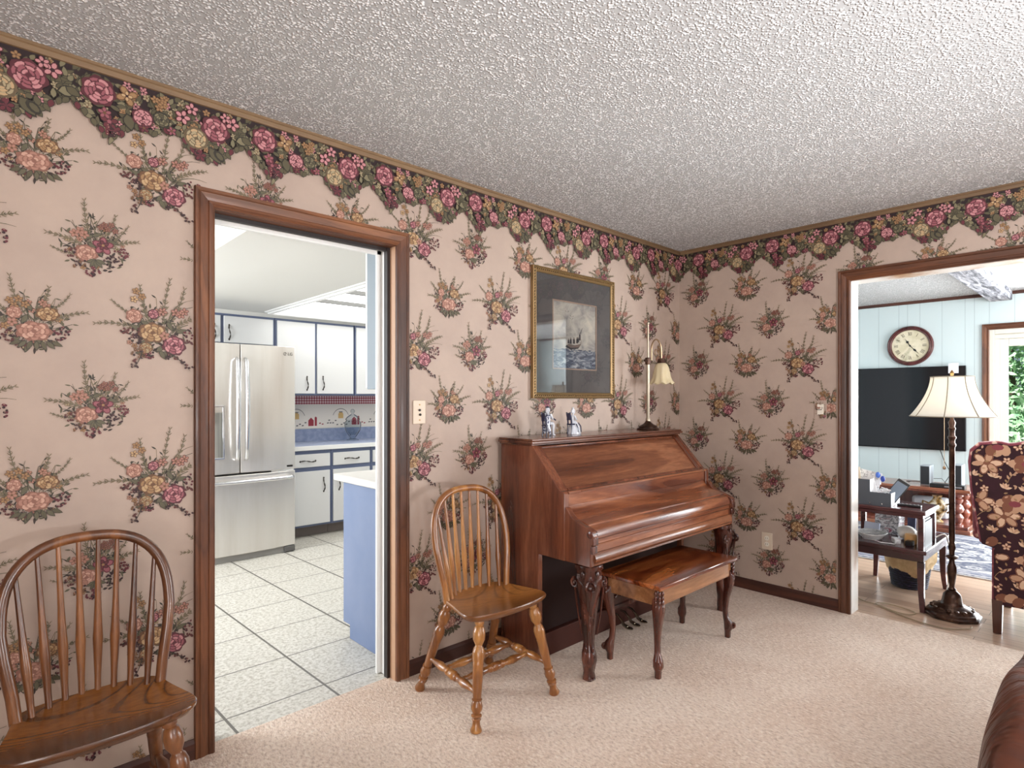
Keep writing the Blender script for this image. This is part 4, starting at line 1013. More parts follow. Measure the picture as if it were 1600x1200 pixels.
# glass jar
jr = thing('glass_jar', 'clear lidded glass jar on the pale blue kitchen countertop', 'jar', (3.03, 5.78, .868))
JG = glassy('jar_glass', (240,243,245), .02, .12)
mb = MB(); n = 24
rings = [[(r*(1+.05*math.cos(8*2*PI*i/n))*math.cos(2*PI*i/n), r*(1+.05*math.cos(8*2*PI*i/n))*math.sin(2*PI*i/n), z) for i in range(n)] for r, z in ((.060,0),(.062,.010),(.035,.020),(.026,.032),(.045,.055),(.078,.11),(.088,.16),(.086,.195),(.070,.215),(.072,.222),(.066,.222),(.080,.19),(.082,.16),(.072,.11),(.040,.06),(.0,.052))]
mb.loft(rings, cap=False); mb.build('bowl', JG, jr, angle=60)
MB().lathe([(.074,.224),(.076,.232),(.060,.255),(.034,.275),(.016,.285),(.012,.295),(.022,.308),(.022,.325),(.010,.338),(.0,.340)], n=24).build('lid', JG, jr, angle=60)
# cabinets backing onto the piano wall
t = thing('base_cabinet', 'blue end panel of the base cabinets just inside the kitchen doorway', 'cabinet', (1.53, YA+.13, 0))
MB().prism([(0.0,.09),(.0,.0),(.46,.0),(.46,.075),(.535,.075),(.535,.862),(0,.862)], 'x', 0, .02).build('end_panel', BLUEP, t)
mb = MB(); mb.box(.02,2.0,.0,.52,.08,.862); mb.box(.02,2.0,.0,.46,0,.08); mb.build('carcass', CABB, t)
t = thing('countertop', 'white countertop with a rolled edge on the cabinet with the blue end panel', 'countertop', (1.50, YA+.13, .862))
MB().box(0, 2.0, 0, .60, 0, .038).build('slab', plain('laminate_white', (214,210,204), .35), t, bevel=.006)
MB().box(0, 2.0, 0, .02, .038, .12).build('backsplash', plain('laminate_white2', (214,210,204), .35), t, bevel=.004)
t = thing('wall_cabinet', 'grey blue cabinet end hanging inside the kitchen doorway at right', 'cabinet', (1.53, YA+.13, 0))
MB().box(0, 1.2, 0, .27, 1.373, 2.125).build('carcass', plain('grey_blue_panel', (130,140,148), .5), t, bevel=.002)
MB().box(0, 1.2, .27, .288, 1.38, 2.115).build('door', CABW, t, bevel=.002)

# ================================================================ living room
LW = None
def panel_wall():
    m, nt, b = _mat('groove_panelling')
    tc = nt.nodes.new('ShaderNodeTexCoord'); sp = nt.nodes.new('ShaderNodeSeparateXYZ'); nt.links.new(tc.outputs['Object'], sp.inputs[0])
    q = math_(nt, 'FRACT', math_(nt, 'DIVIDE', math_(nt, 'ADD', sp.outputs[1], 20.08), .205))
    q2 = math_(nt, 'FRACT', math_(nt, 'DIVIDE', math_(nt, 'ADD', sp.outputs[1], 20.19), .61))
    g = math_(nt, 'MAXIMUM', math_(nt, 'LESS_THAN', q, .022), math_(nt, 'LESS_THAN', q2, .008))
    nt.links.new(mixc(nt, g, (194,208,210), (166,180,184)), b.inputs['Base Color'])
    b.inputs['Roughness'].default_value = .5; bump(nt, b, math_(nt, 'SUBTRACT', 1.0, g), .4, .004); return m
PW = panel_wall()
FX = 7.90
mb = MB(); mb.box(FX, FX+.12, 1.06, 3.6, 0, H); mb.box(FX, FX+.12, -1.85, 1.06, 2.06, H); mb.box(FX, FX+.12, -3.1, -1.85, 0, H)
struct(mb.build('wall_far', PW, smooth=False), 'pale grooved panelling behind the television')
struct(MB().box(XB+.12, FX+.12, 3.5, 3.6, 0, H).build('wall_living_north', PW, smooth=False))
mb = MB(); mb.box(XB+.12, FX+.12, -3.1, -3.0, 0, .6); mb.box(XB+.12, FX+.12, -3.1, -3.0, 2.3, H); mb.box(XB+.12, 4.6, -3.1, -3.0, .6, 2.3); mb.box(7.4, FX+.12, -3.1, -3.0, .6, 2.3)
struct(mb.build('wall_living_south', PW, smooth=False))
mb = MB(); mb.box(XB+.1201, XB+.126, YA, 3.5, 0, H); struct(mb.build('wall_living_west', PW, smooth=False))
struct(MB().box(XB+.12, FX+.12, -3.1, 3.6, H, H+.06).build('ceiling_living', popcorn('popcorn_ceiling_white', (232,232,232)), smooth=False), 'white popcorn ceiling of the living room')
def laminate():
    m, nt, b = _mat('laminate_floor')
    v = coords(nt, (1, .11, 1)); tc = nt.nodes.new('ShaderNodeTexCoord')
    br = nt.nodes.new('ShaderNodeTexBrick'); mp = nt.nodes.new('ShaderNodeMapping'); mp.inputs['Rotation'].default_value = (0,0,PI/2)
    nt.links.new(tc.outputs['Object'], mp.inputs[0]); nt.links.new(mp.outputs[0], br.inputs[0])
    br.inputs['Scale'].default_value = 1.0; br.inputs['Brick Width'].default_value = 1.2; br.inputs['Row Height'].default_value = .095; br.inputs['Mortar Size'].default_value = .0016
    br.inputs['Color1'].default_value = lin((196,168,146)); br.inputs['Color2'].default_value = lin((150,120,100)); br.inputs['Mortar'].default_value = lin((84,62,50)); br.inputs['Bias'].default_value = -.1
    n = noise(nt, v, 26, 6, .65, .4)
    c = mixc(nt, ramp(nt, n, [(0.35,(130,130,130)),(0.6,(0,0,0))]), br.outputs[0], (110,80,64))
    nt.links.new(c, b.inputs['Base Color']); b.inputs['Roughness'].default_value = .28; return m
struct(MB().box(XB+.075, FX+.12, -3.1, 3.6, -.06, -.003).build('floor_living', laminate(), smooth=False), 'laminate plank floor')
mb = MB(); mb.prism([(FX-.016,H-.028),(FX,H-.034),(FX,H),(FX-.016,H)], 'y', -3.0, 3.5); struct(mb.build('trim_10', BASE_Y, angle=25), 'dark wood strip under the living room ceiling')
mb = MB(); mb.box(FX-.014, FX, 1.15, 3.5, 0, .075); struct(mb.build('baseboard_far', BASE_Y))
# faux beam
bmw = mottled('weathered_beam', [(0.36,(40,40,48)),(0.48,(112,112,120)),(0.66,(176,176,180))], 9, .7, bs=.5, bd=.01, bscale=20, stretch=(.35,2.2,2.2), dist=1.5)
struct(MB().box(XB+.12, FX-.016, .850, 1.030, 2.345, H).build('trim_11', bmw, smooth=False, bevel=.006), 'weathered grey ceiling beam')
# sliding door
wt = WHITE; ALB = plain('beige_vinyl', (206,204,194), .4)
def fF(u, z, d): return (FX-d, YA-u, z)
casing('trim_12', fF, YA-1.035, YA+1.84, 2.05, (CASING, CASING_Y), .062)
mb = MB(); mb.box(FX-.004, FX+.12, .995, 1.06, 0, 2.06); mb.box(FX-.004, FX+.12, -1.85, -1.80, 0, 2.06); mb.box(FX-.004, FX+.12, -1.80, .995, 2.00, 2.06); mb.box(FX+.0, FX+.12, -1.8, .995, -.05, .03)
mb.box(FX+.02, FX+.07, .955, .995, .03, 1.95); mb.box(FX+.02, FX+.07, -1.8, .995, 1.95, 2.0)
struct(mb.build('door_2', ALB, bevel=.004), 'beige sliding patio door frame')
mb = MB()
for (a, b) in ((.955, -.42), (-.40, -1.80)):
    mb.box(FX+.03, FX+.06, a-.07, a, .03, 1.95); mb.box(FX+.03, FX+.06, b, b+.07, .03, 1.95); mb.box(FX+.03, FX+.06, b+.07, a-.07, 1.87, 1.95); mb.box(FX+.03, FX+.06, b+.07, a-.07, .03, .12)
struct(mb.build('door_3', ALB, bevel=.004), 'sliding door sashes')
mb = MB(); mb.box(FX+.043, FX+.047, -1.74, .89, .12, 1.87); struct(mb.build('window_1', glassy('pane_glass', (238,245,244), 0, .10)), 'glass of the sliding door')
# outside
GR = mottled('lawn_green', [(0.3,(70,104,56)),(0.7,(120,150,86))], 3, .9)
struct(MB().box(FX+.12, 30, -14, 16, -.30, -.10).build('ground', GR, smooth=False), 'lawn outside')
def leafmat(n, a, b_, c): return mottled(n, [(0.3,a),(0.5,b_),(0.7,c)], 5, .7)
LM = [leafmat('leaves_%d' % i, *q) for i, q in enumerate((((84,130,84),(140,180,126),(206,222,186)),((96,142,108),(160,194,150),(220,232,206))))]
def bush(x, y, hgt, wid, seed, label, nleaf=2600, crown0=.0):
    r = random.Random(seed); t = thing('tree' if hgt > 3.4 else 'shrub', label, 'tree' if hgt > 3.4 else 'shrub', (x, y, -.1))
    mb = MB()
    for i in range(nleaf):
        a = r.random()*2*PI; b = math.acos(2*r.random()-1); q = r.random()**.4
        p = Vector((wid*q*math.sin(b)*math.cos(a), wid*q*math.sin(b)*math.sin(a), crown0+(hgt-crown0)*(.5+.5*q*math.cos(b))))
        s_ = r.uniform(.04,.10); u = Vector((r.uniform(-1,1),r.uniform(-1,1),r.uniform(-1,1))).normalized(); v = u.orthogonal().normalized()
        mb.add([p-u*s_, p+v*s_*.5, p+u*s_, p-v*s_*.5], [(0,1,2,3)])
    mb.build('foliage', LM[seed % 2], t, smooth=False, recalc=False)
    mb = MB(); mb.tube([(0,0,0),(.05,0,hgt*.35),(0,.05,hgt*.7)], [.10,.07,.03], 8)
    for k in range(5):
        a = k*1.3; mb.tube([(0,0,hgt*(.2+.1*k)),(wid*.5*math.cos(a),wid*.5*math.sin(a),hgt*(.42+.1*k))], [.035,.012], 6)
    mb.build('trunk', plain('bark', (84,70,58), .9), t)
bush(13.2, 1.45, 4.8, 1.25, 1, 'tall leafy tree behind the sliding door glass', 4200)
bush(12.6, -1.4, 4.4, 1.4, 2, 'second leafy tree outside, right of the tall one', 3000)
bush(10.6, .7, 1.5, .9, 3, 'low green shrub outside the sliding door', 1800)
bush(18.5, .8, 7.5, 2.9, 4, 'pale distant tree far outside beyond the sliding door', 3000)

# rug
def rugmat():
    m, nt, b = _mat('oriental_rug')
    tc = nt.nodes.new('ShaderNodeTexCoord'); sp = nt.nodes.new('ShaderNodeSeparateXYZ'); nt.links.new(tc.outputs['Object'], sp.inputs[0])
    ax = math_(nt, 'ABSOLUTE', sp.outputs[0]); ay = math_(nt, 'ABSOLUTE', sp.outputs[1])
    ed = math_(nt, 'MINIMUM', math_(nt, 'SUBTRACT', .79, ax), math_(nt, 'SUBTRACT', 1.45, ay))
    vo = nt.nodes.new('ShaderNodeTexVoronoi'); vo.inputs['Scale'].default_value = 9; nt.links.new(tc.outputs['Object'], vo.inputs['Vector'])
    n = noise(nt, tc.outputs['Object'], 26, 4, .6)
    fld = ramp(nt, vo.outputs['Distance'], [(0.10,(58,60,78)),(0.2,(158,156,158)),(0.3,(80,86,104)),(0.42,(174,170,168)),(0.5,(66,70,90))])
    fld = mixc(nt, ramp(nt, n, [(0.45,(0,0,0)),(0.6,(170,170,170))]), fld, (168,164,162))
    dia = math_(nt, 'FRACT', math_(nt, 'MULTIPLY', math_(nt, 'ADD', ax, math_(nt, 'MULTIPLY', ay, .7)), 2.6))
    fld = mixc(nt, math_(nt, 'LESS_THAN', dia, .12), fld, (204,200,196))
    bd = ramp(nt, ed, [(0.0,(196,190,182)),(0.02,(52,56,78)),(0.05,(52,56,78)),(0.055,(190,184,178)),(0.075,(84,88,108)),(0.16,(120,120,132)),(0.165,(60,64,88)),(0.18,(190,186,182))])
    inb = math_(nt, 'LESS_THAN', ed, .19)
    bd = mixc(nt, ramp(nt, n, [(0.47,(0,0,0)),(0.55,(200,200,200))]), bd, (150,146,148))
    nt.links.new(mixc(nt, inb, fld, bd), b.inputs['Base Color']); b.inputs['Roughness'].default_value = .9
    bump(nt, b, noise(nt, tc.outputs['Object'], 200, 2), .5, .004); return m
o = MB().box(-.79,.79,-1.45,1.45,0,.010).build('area_rug', rugmat(), None, bevel=.003)
tag(o, 'blue and grey patterned oriental rug on the living room floor', 'rug', loc=(6.20, 1.05, -.003))

# television
tv = thing('television', 'large black flat screen television on the pale panelled wall', 'television', (FX, 2.06, .75))
MB().box(-.055, -.010, -.83, .83, 0, .93).build('housing', plain('tv_black', (12,12,14), .4, spec=.2), tv, bevel=.004)
MB().box(-.057, -.0551, -.822, .822, .012, .922).build('screen', plain('tv_screen', (10,10,16), .10, spec=.35), tv)
MB().box(-.010, 0, -.3, .3, .25, .65).build('wall_mount', BLACK, tv)
o = MB().box(-.002,.002,-.045,.045,-.055,.055).build('paper_card', plain('card', (222,224,232), .6), None)
tag(o, 'small white card fixed at the top right corner of the television', 'card', loc=(FX-.0592, 1.335, 1.655))
# wall clock
ck = thing('wall_clock', 'round brown wall clock with roman numerals above the television', 'clock', (FX, 1.745, 1.928))
CM = wood('clock_rim', (40,14,16), (86,36,36), (120,64,60), 'z', 5, .25, .6, .6)
mb = MB(); n = 48
prof = [(.226,0),(.228,.016),(.222,.030),(.212,.034),(.206,.026),(.196,.030),(.188,.026),(.182,.016),(.178,.010)]
mb.loft([[(-d, r*math.cos(2*PI*i/n), r*math.sin(2*PI*i/n)) for i in range(n)] for r, d in prof], cap=True); mb.build('rim', CM, ck, angle=30)
FACE = mottled('clock_face', [(0.4,(196,188,160)),(0.55,(214,206,182)),(0.68,(170,166,140))], 7, .6)
mb = MB(); mb.add([(-.0125, .181*math.cos(2*PI*i/n), .181*math.sin(2*PI*i/n)) for i in range(n)], [tuple(range(n))]); mb.build('dial', FACE, ck, smooth=False)
NUM = ['XII','I','II','III','IIII','V','VI','VII','VIII','IX','X','XI']
mb = MB()
def bar(ang, u0, v0, u1, v1, wd):    # u to the right, v outwards
    d = Vector((u1-u0, v1-v0)); l = d.length; nn = Vector((-d.y, d.x))/l*wd/2
    q = []
    for (u, v) in ((u0+nn.x,v0+nn.y),(u0-nn.x,v0-nn.y),(u1-nn.x,v1-nn.y),(u1+nn.x,v1+nn.y)):
        X = u*math.cos(ang)+v*math.sin(ang); Z = -u*math.sin(ang)+v*math.cos(ang)
        q.append((-.0131, -X, Z))
    mb.add(q, [(0,1,2,3)])
for i, s_ in enumerate(NUM):
    a = 2*PI*i/12; wds = {'I': .010, 'V': .020, 'X': .020}; tot = sum(wds[c] for c in s_); u = -tot/2
    for c in s_:
        m_ = u+wds[c]/2
        if c == 'I': bar(a, m_, .118, m_, .158, .0045)
        if c == 'V': bar(a, m_-.007, .158, m_, .118, .0050); bar(a, m_+.007, .158, m_, .118, .0030)
        if c == 'X': bar(a, m_-.007, .158, m_+.007, .118, .0050); bar(a, m_+.007, .158, m_-.007, .118, .0030)
        u += wds[c]
mb.build('numerals', plain('numeral_ink', (70,60,46), .6), ck, smooth=False, recalc=False)
mb = MB()
def hand(ang, L, w_):
    P = [(-w_*.5,0),(-w_*.35,L*.35),(-w_*1.5,L*.48),(-w_*1.1,L*.60),(-w_*.4,L*.66),(0,L),(w_*.4,L*.66),(w_*1.1,L*.60),(w_*1.5,L*.48),(w_*.35,L*.35),(w_*.5,0),(0,-L*.14)]
    mb.add([(-.0145, -(u*math.cos(ang)+v*math.sin(ang)), -u*math.sin(ang)+v*math.cos(ang)) for u, v in P], [tuple(range(12))])
hand(math.radians(330), .098, .010); hand(math.radians(138), .135, .008)
mb.turn((-.013,0,0),(-.020,0,0), [(0,.010),(1,.006)], 12)
mb.build('hands', BLACK, ck, smooth=False, recalc=False)

# console under the television
cs = thing('media_console', 'low carved reddish wood console under the television', 'console', (7.28, 1.80, 0))
RW = wood('redwood', (74,30,20), (152,92,66), (196,140,110), 'y', 5, .25, .5, 1.0); RWZ = wood('redwood_z', (60,20,14), (120,58,40), (156,92,70), 'z', 6, .3, .4, 1.0)
MB().box(-.28,.24,-.74,.74,.405,.435).build('top', RW, cs, bevel=.005)
MB().box(-.27,.23,-.72,.72,.385,.405).build('top_moulding', RWZ, cs, bevel=.004)
MB().box(-.28,.24,-.74,.74,.0,.045).build('plinth', RW, cs, bevel=.006); MB().box(-.27,.23,-.72,.72,.045,.075).build('plinth_moulding', RWZ, cs, bevel=.004)
MB().box(-.25,.22,.18,.70,.075,.385).build('drawer_case', RWZ, cs)
for z in (.09,.19,.29):
    d = MB().box(-.265,-.25,.20,.68,z,z+.088).build('drawer', RW, cs, bevel=.003)
    for y in (.30,.58): MB().ell((-.275,y,z+.045), (.012,.014,.012)).build('knob', BRASS, d)
MB().box(.20,.22,-.70,.18,.075,.385).build('back', RWZ, cs)
for y in (-.62,):
    for x in (-.20,.16):
        MB().lathe([(.055,.075),(.055,.09),(.040,.10),(.052,.13),(.060,.16),(.045,.185),(.035,.195),(.055,.215),(.062,.24),(.050,.275),(.036,.29),(.05,.31),(.055,.335),(.04,.35),(.055,.365),(.055,.385)], (x,y,0), 18).build('baluster', RWZ, cs, angle=45)
def speaker(label, y, w_, h_, x=7.22):
    t = thing('speaker', label, 'speaker', (x, y, .435))
    MB().box(-.06,.10,-w_/2,w_/2,0,h_).build('cabinet', plain('spk_grey', (150,156,162), .4), t, bevel=.004)
    MB().box(-.066,-.06,-w_/2+.006,w_/2-.006,.01,h_-.008).build('grille', plain('grille_cloth', (36,38,42), .8), t, bevel=.002)
speaker('small dark speaker on the left part of the media console', 1.455, .085, .20)
speaker('taller grey speaker on the console behind the lamp pole', 1.205, .10, .225, 7.25)
t = thing('disc_player', 'flat black box lying in front of the two speakers on the console', 'player', (7.085, 1.25, .435))
MB().box(-.05,.05,-.14,.14,0,.038).build('case', BLACK, t, bevel=.003); MB().box(-.053,-.05,-.12,.02,.010,.026).build('front_slot', plain('slot_grey', (120,120,124), .3), t)
o = MB().tube([(7.34,1.30,.437),(7.30,1.34,.50),(7.32,1.42,.49),(7.38,1.50,.44),(7.42,1.58,.438),(7.36,1.66,.438),(7.30,1.62,.438)], .003, 6).build('cable', BLACK)
tag(o, 'thin black cable lying loose on top of the media console', 'cable')
o = MB().tube([(FX-.02,1.46,.748),(FX-.018,1.42,.62),(FX-.03,1.36,.50),(7.5,1.35,.437)], .004, 6).build('cable', BLACK)
tag(o, 'black cable hanging from the television down to the console', 'cable')
# gold ornament and white case under the console
t = thing('vase', 'gold and cream ornamental vase inside the media console', 'vase', (7.15, 1.35, .075))
MB().lathe([(.05,0),(.055,.01),(.03,.03),(.05,.07),(.085,.13),(.080,.18),(.045,.22),(.03,.245),(.045,.27)], n=20).build('body', mottled('gilt_cream', [(0.42,(226,220,200)),(0.52,(176,138,70)),(0.6,(70,52,30))], 14, .3), t, angle=60)
for s_ in (-1, 1): MB().tube([(0,s_*.07,.18),(0,s_*.12,.20),(0,s_*.125,.13),(0,s_*.08,.10)], .010, 8).build('handle', GOLD, t)
t = thing('storage_case', 'pale grey rounded case standing behind the ornamental vase', 'case', (7.38, 1.45, .075))
MB().box(-.05,.05,-.16,.16,0,.22).build('shell', plain('case_grey', (196,200,206), .4), t, bevel=.03); MB().tube([(-.055,-.07,.10),(-.06,-.05,.17),(-.06,.05,.17),(-.055,.07,.10)], .008, 8).build('carry_handle', WHITE, t)

# ---------------------------------------------------------------- step end table and what stands on it
ET = wood('end_table_wood', (40,14,18), (78,34,38), (110,62,62), 'y', 5, .25, .5, .8)
et = thing('end_table', 'dark cherry two level step end table inside the living room', 'table', (4.31, .88, 0))
EW, ED = .65, .44
MB().box(-.015,.35,-.01,ED+.01,.598,.625).build('upper_top', ET, et, bevel=.006)
MB().box(0,.335,.005,ED-.005,.575,.598).build('upper_rail', ET, et, bevel=.003)
MB().box(-.02,EW+.01,-.015,ED+.015,.355,.382).build('lower_top', ET, et, bevel=.006)
MB().box(0,EW-.01,.003,ED-.003,.305,.355).build('lower_rail', ET, et, bevel=.004)
for y in (.018, ED-.018):
    for x in (.015, .32):
        MB().box(x-.015,x+.015,y-.015,y+.015,.382,.575).build('post', ET, et, bevel=.003)
for x, dx in ((.015,-.018),(EW-.03,.022)):
    for y, dy in ((.018,-.012),(ED-.018,.012)):
        rings = []
        for z, q, hw in ((.305,0,.019),(.20,.0,.0175),(.12,.12,.0155),(.06,.45,.014),(0,1.0,.0135)):
            cx, cy = x+dx*q, y+dy*q
            rings.append([(cx-hw,cy-hw,z),(cx+hw,cy-hw,z),(cx+hw,cy+hw,z),(cx-hw,cy+hw,z)])
        MB().loft(rings).build('leg', ET, et, bevel=.002)
TT = .625
t = thing('desk_organizer', 'dark grey stepped desk organizer box on top of the end table', 'organizer', (4.325, 1.06, TT))
OG = plain('organizer_grey', (74,80,88), .5); OW = plain('organizer_white', (222,222,224), .5)
mb = MB(); stp = [(.0,0),(.0,.085),(.12,.085),(.12,.165),(.26,.165),(.26,0)]
mb.prism(stp, 'x', 0, .006); mb.build('side', OG, t); mb = MB(); mb.prism(stp, 'x', .20, .206); mb.build('side', OG, t)
MB().box(.006,.20,0,.005,0,.085).build('front', OW, t); MB().box(.006,.20,.12,.125,.0,.165).build('divider', OW, t); MB().box(.006,.20,.255,.26,0,.165).build('back', OG, t); MB().box(.006,.20,.005,.255,0,.004).build('bottom', OG, t)
for y in (.05,.12,.19): MB().turn((.0,y,.014),(-.003,y,.014), [(0,.005),(1,.004)], 10).build('stud', SSH, t)
def sheet(name, label, cat, loc, w_, h_, rot, m, th=.0015, group=None):
    o = MB().box(-w_/2,w_/2,-th,th,0,h_).build(name, m); tag(o, label, cat, group, loc=loc); o.rotation_euler = rot; return o
PAPER = mottled('printed_paper', [(0.5,(228,228,230)),(0.56,(150,150,154)),(0.6,(228,228,230))], 40, .7); 
sheet('note_paper', 'cream note paper sticking up highest from the organizer', 'paper', (4.42,1.295,TT+.03), .10, .20, (.05,.12,1.3), plain('note_cream', (226,212,190), .7))
sheet('envelope', 'white printed envelope standing in the organizer behind the blue clip', 'paper', (4.45,1.24,TT+.02), .14, .19, (.1,-.15,1.35), PAPER)
sheet('envelope', 'plain white folded paper leaning at the organizer middle', 'paper', (4.40,1.205,TT+.02), .12, .15, (.12,.25,1.5), plain('paper_white', (228,228,230), .7))
t = thing('mobile_phone', 'slim grey phone with black rim leaning out of the organizer', 'phone', (4.41, 1.09, TT+.035), 0)
t.rotation_euler = (-.35, .55, -PI/2)
MB().box(-.038,.038,-.004,.004,0,.150).build('case', BLACK, t, bevel=.003); MB().box(-.033,.033,-.0055,-.004,.008,.132).build('screen', plain('phone_screen', (110,124,140), .2), t); MB().box(-.033,.033,.004,.0055,.008,.115).build('back_cover', plain('phone_back', (110,124,140), .3), t)
t = thing('binder_clip', 'bright blue clip or bow poking up from the organizer papers', 'clip', (4.44, 1.15, TT+.175))
for s_ in (-1, 1): MB().ell((0,s_*.014,.012*s_), (.008,.014,.020)).build('wing', plain('clip_blue_%d' % s_, (70,110,200) if s_ > 0 else (30,60,150), .4), t)
MB().tube([(0,0,-.05),(0,0,0)], .004, 6).build('stem', plain('clip_white', (220,222,230), .5), t)
o = MB(); r = random.Random(3)
for i in range(5): o.tube([(r.uniform(0,.09),r.uniform(0,.08),r.uniform(.0,.05)) for k in range(5)], .004, 6)
o = o.build('earphone_cord', OW); tag(o, 'tangle of white earphone cord in the front of the organizer', 'cord', loc=(4.36,1.075,TT+.055))
t = thing('remote_control', 'small black remote control lying on top of the end table', 'remote', (4.435, .985, TT), .05)
MB().box(-.02,.02,-.065,.065,0,.014).build('body', BLACK, t, bevel=.004)
for k in range(5): MB().box(-.010,.010,-.05+.021*k,-.040+.021*k,.014,.017).build('button', plain('btn_%d' % k, (84,84,88), .5), t)
# magazines in the side gap
for k in range(4):
    o = MB().box(0, .19+.008*k, -.004, .004, 0, .165+.006*k).build('magazine', plain('mag_%d' % k, ((30,34,38),(216,220,222),(60,66,70),(226,224,220))[k], .5))
    tag(o, ('black magazine at the front of the upright row', 'white magazine second in the upright row', 'dark grey magazine third in the upright row', 'white magazine at the back of the upright row')[k]+' under the end table top', 'magazine', 'magazines standing on the end table lower shelf', loc=(4.375, .893+.011*k, .382)); o.rotation_euler = (0, 0, .0)
LS = .382
o = MB(); r = random.Random(8)
for i in range(6):
    R = .05+.006*i; o.tube([(R*math.cos(a)*(1+.05*i), 1.1*R*math.sin(a), .006+.007*i+.003*math.sin(3*a)) for a in [2*PI*k/18 for k in range(18)]], .004, 6, closed=True)
o = o.build('coiled_cable', plain('cable_grey', (196,196,196), .5)); tag(o, 'coiled pale cable on the end table lower shelf', 'cable', loc=(4.44, 1.20, LS))
sheet('card_box', 'light blue grey card standing behind the coiled cable', 'card', (4.56,1.235,LS), .10, .085, (.15,0,1.35), plain('card_blue', (176,184,204), .6), .004)
ZB = mottled('zebra_print', [(0.44,(226,224,226)),(0.50,(60,58,70)),(0.56,(222,220,222)),(0.62,(150,60,84))], 9, .5, stretch=(1,1.4,2.6), dist=2.0)
sheet('gift_bag', 'black and white swirl patterned gift bag on the lower shelf', 'bag', (4.70,1.165,LS), .17, .185, (.08,0,1.2), ZB, .03)
sheet('booklet', 'dark navy booklet standing beside the patterned gift bag', 'booklet', (4.72,1.035,LS), .05, .16, (.05,0,1.3), plain('navy', (36,38,70), .5), .008)
o = MB(); o.ell((0,0,.045), (.05,.055,.045), 18, 10); 
for k in range(5): o.ell((.03*math.cos(k*1.3),.035*math.sin(k*1.3),.04+.01*(k%2)), (.026,.028,.03))
o = o.build('yarn_ball', plain('yarn_white', (232,228,224), .8)); tag(o, 'white round bundle on the end table lower shelf', 'bundle', loc=(4.58, 1.03, LS))
o = MB(); o.lathe([(.0,0),(.034,0),(.036,.01),(.036,.05),(.030,.06),(.0,.062)], n=18); o = o.build('candle_jar', plain('amber_wax', (206,156,96), .4)); tag(o, 'amber candle jar behind the front post of the end table', 'jar', loc=(4.47, .985, LS))
t = thing('charger', 'white charger block on the front of the lower shelf', 'charger', (4.42, 1.055, LS), .5); MB().box(-.04,.04,-.018,.018,0,.03).build('block', OW, t, bevel=.004); MB().tube([(-.04,0,.015),(-.08,.03,.008),(-.05,.10,.006),(.0,.12,.006)], .003, 6).build('lead', OW, t)
o = MB().box(-.025,.025,-.02,.02,0,.03).build('small_box', BLACK, None, bevel=.003); tag(o, 'tiny black box beside the amber candle jar', 'box', loc=(4.40,.975,LS))

# waste basket
wb_ = thing('waste_basket', 'dark purple wicker waste basket with tan plastic liner under the end table', 'basket', (4.86, 1.08, -.003))
def wick():
    m, nt, b = _mat('wicker_purple'); v = coords(nt)
    br = nt.nodes.new('ShaderNodeTexBrick'); mp = nt.nodes.new('ShaderNodeMapping'); tc = nt.nodes.new('ShaderNodeTexCoord')
    n = noise(nt, coords(nt, (1,1,3.0)), 40, 3, .6)
    nt.links.new(ramp(nt, n, [(0.4,(10,7,18)),(0.55,(26,20,42)),(0.75,(66,58,92))]), b.inputs['Base Color']); b.inputs['Roughness'].default_value = .75; nt.nodes.remove(br); nt.nodes.remove(mp); nt.nodes.remove(tc); return m
WK = wick(); mb = MB(); n = 36
for k in range(14):
    z = .008+.016*k; r_ = .100+.030*k/13
    mb.tube([(r_*math.cos(2*PI*i/n)*(1+.02*((i+k) % 2)), r_*math.sin(2*PI*i/n)*(1+.02*((i+k) % 2)), z) for i in range(n)], .009, 6, closed=True)
mb.lathe([(.0,.0),(.096,.0),(.125,.22)], n=24, cap=False); mb.build('body', WK, wb_)
r = random.Random(4); mb = MB(); n = 40; rings = []
for r_, z, am in ((.110,.10,.05),(.135,.13,.05),(.150,.18,.06),(.160,.24,.05),(.150,.275,.05),(.125,.280,.04),(.110,.24,.04)):
    ph = r.random()*6
    rings.append([(r_*(1+am*math.sin(5*2*PI*i/n+ph)+.02*math.sin(13*2*PI*i/n))*math.cos(2*PI*i/n), r_*(1+am*math.sin(5*2*PI*i/n+ph)+.02*math.sin(11*2*PI*i/n))*math.sin(2*PI*i/n), z+.02*math.sin(3*2*PI*i/n+1.5*ph*0)) for i in range(n)])
mb.loft(rings, cap=False); mb.build('liner', mottled('liner_tan', [(0.4,(176,150,112)),(0.6,(206,182,140))], 12, .35, bs=.6, bd=.01, bscale=25), wb_, angle=60)

# cords
P = [(4.99,.86,.33),(4.98,.84,.20),(4.97,.86,.06),(4.90,.84,.004),(4.75,.82,.002),(4.58,.80,.002),(4.50,.78,.002)]
P = [(4.69,.895,.40),(4.74,.855,.42),(4.80,.845,.36),(4.84,.845,.30),(4.82,.84,.15),(4.77,.85,.03),(4.66,.84,.003),(4.55,.80,.002)]
def smooth_path(P, k=6):
    P = [Vector(p) for p in P]; out = []
    for i in range(len(P)-1):
        p0 = P[max(i-1,0)]; p1 = P[i]; p2 = P[i+1]; p3 = P[min(i+2,len(P)-1)]
        for j in range(k):
            t = j/k; out.append(.5*((2*p1)+(-p0+p2)*t+(2*p0-5*p1+4*p2-p3)*t*t+(-p0+3*p1-3*p2+p3)*t**3))
    return out+[P[-1]]
o = MB().tube(smooth_path(P), .0042, 8).build('power_cord', plain('cord_white', (206,206,200), .5)); tag(o, 'white power cord hanging from the end table to the floor', 'cord')
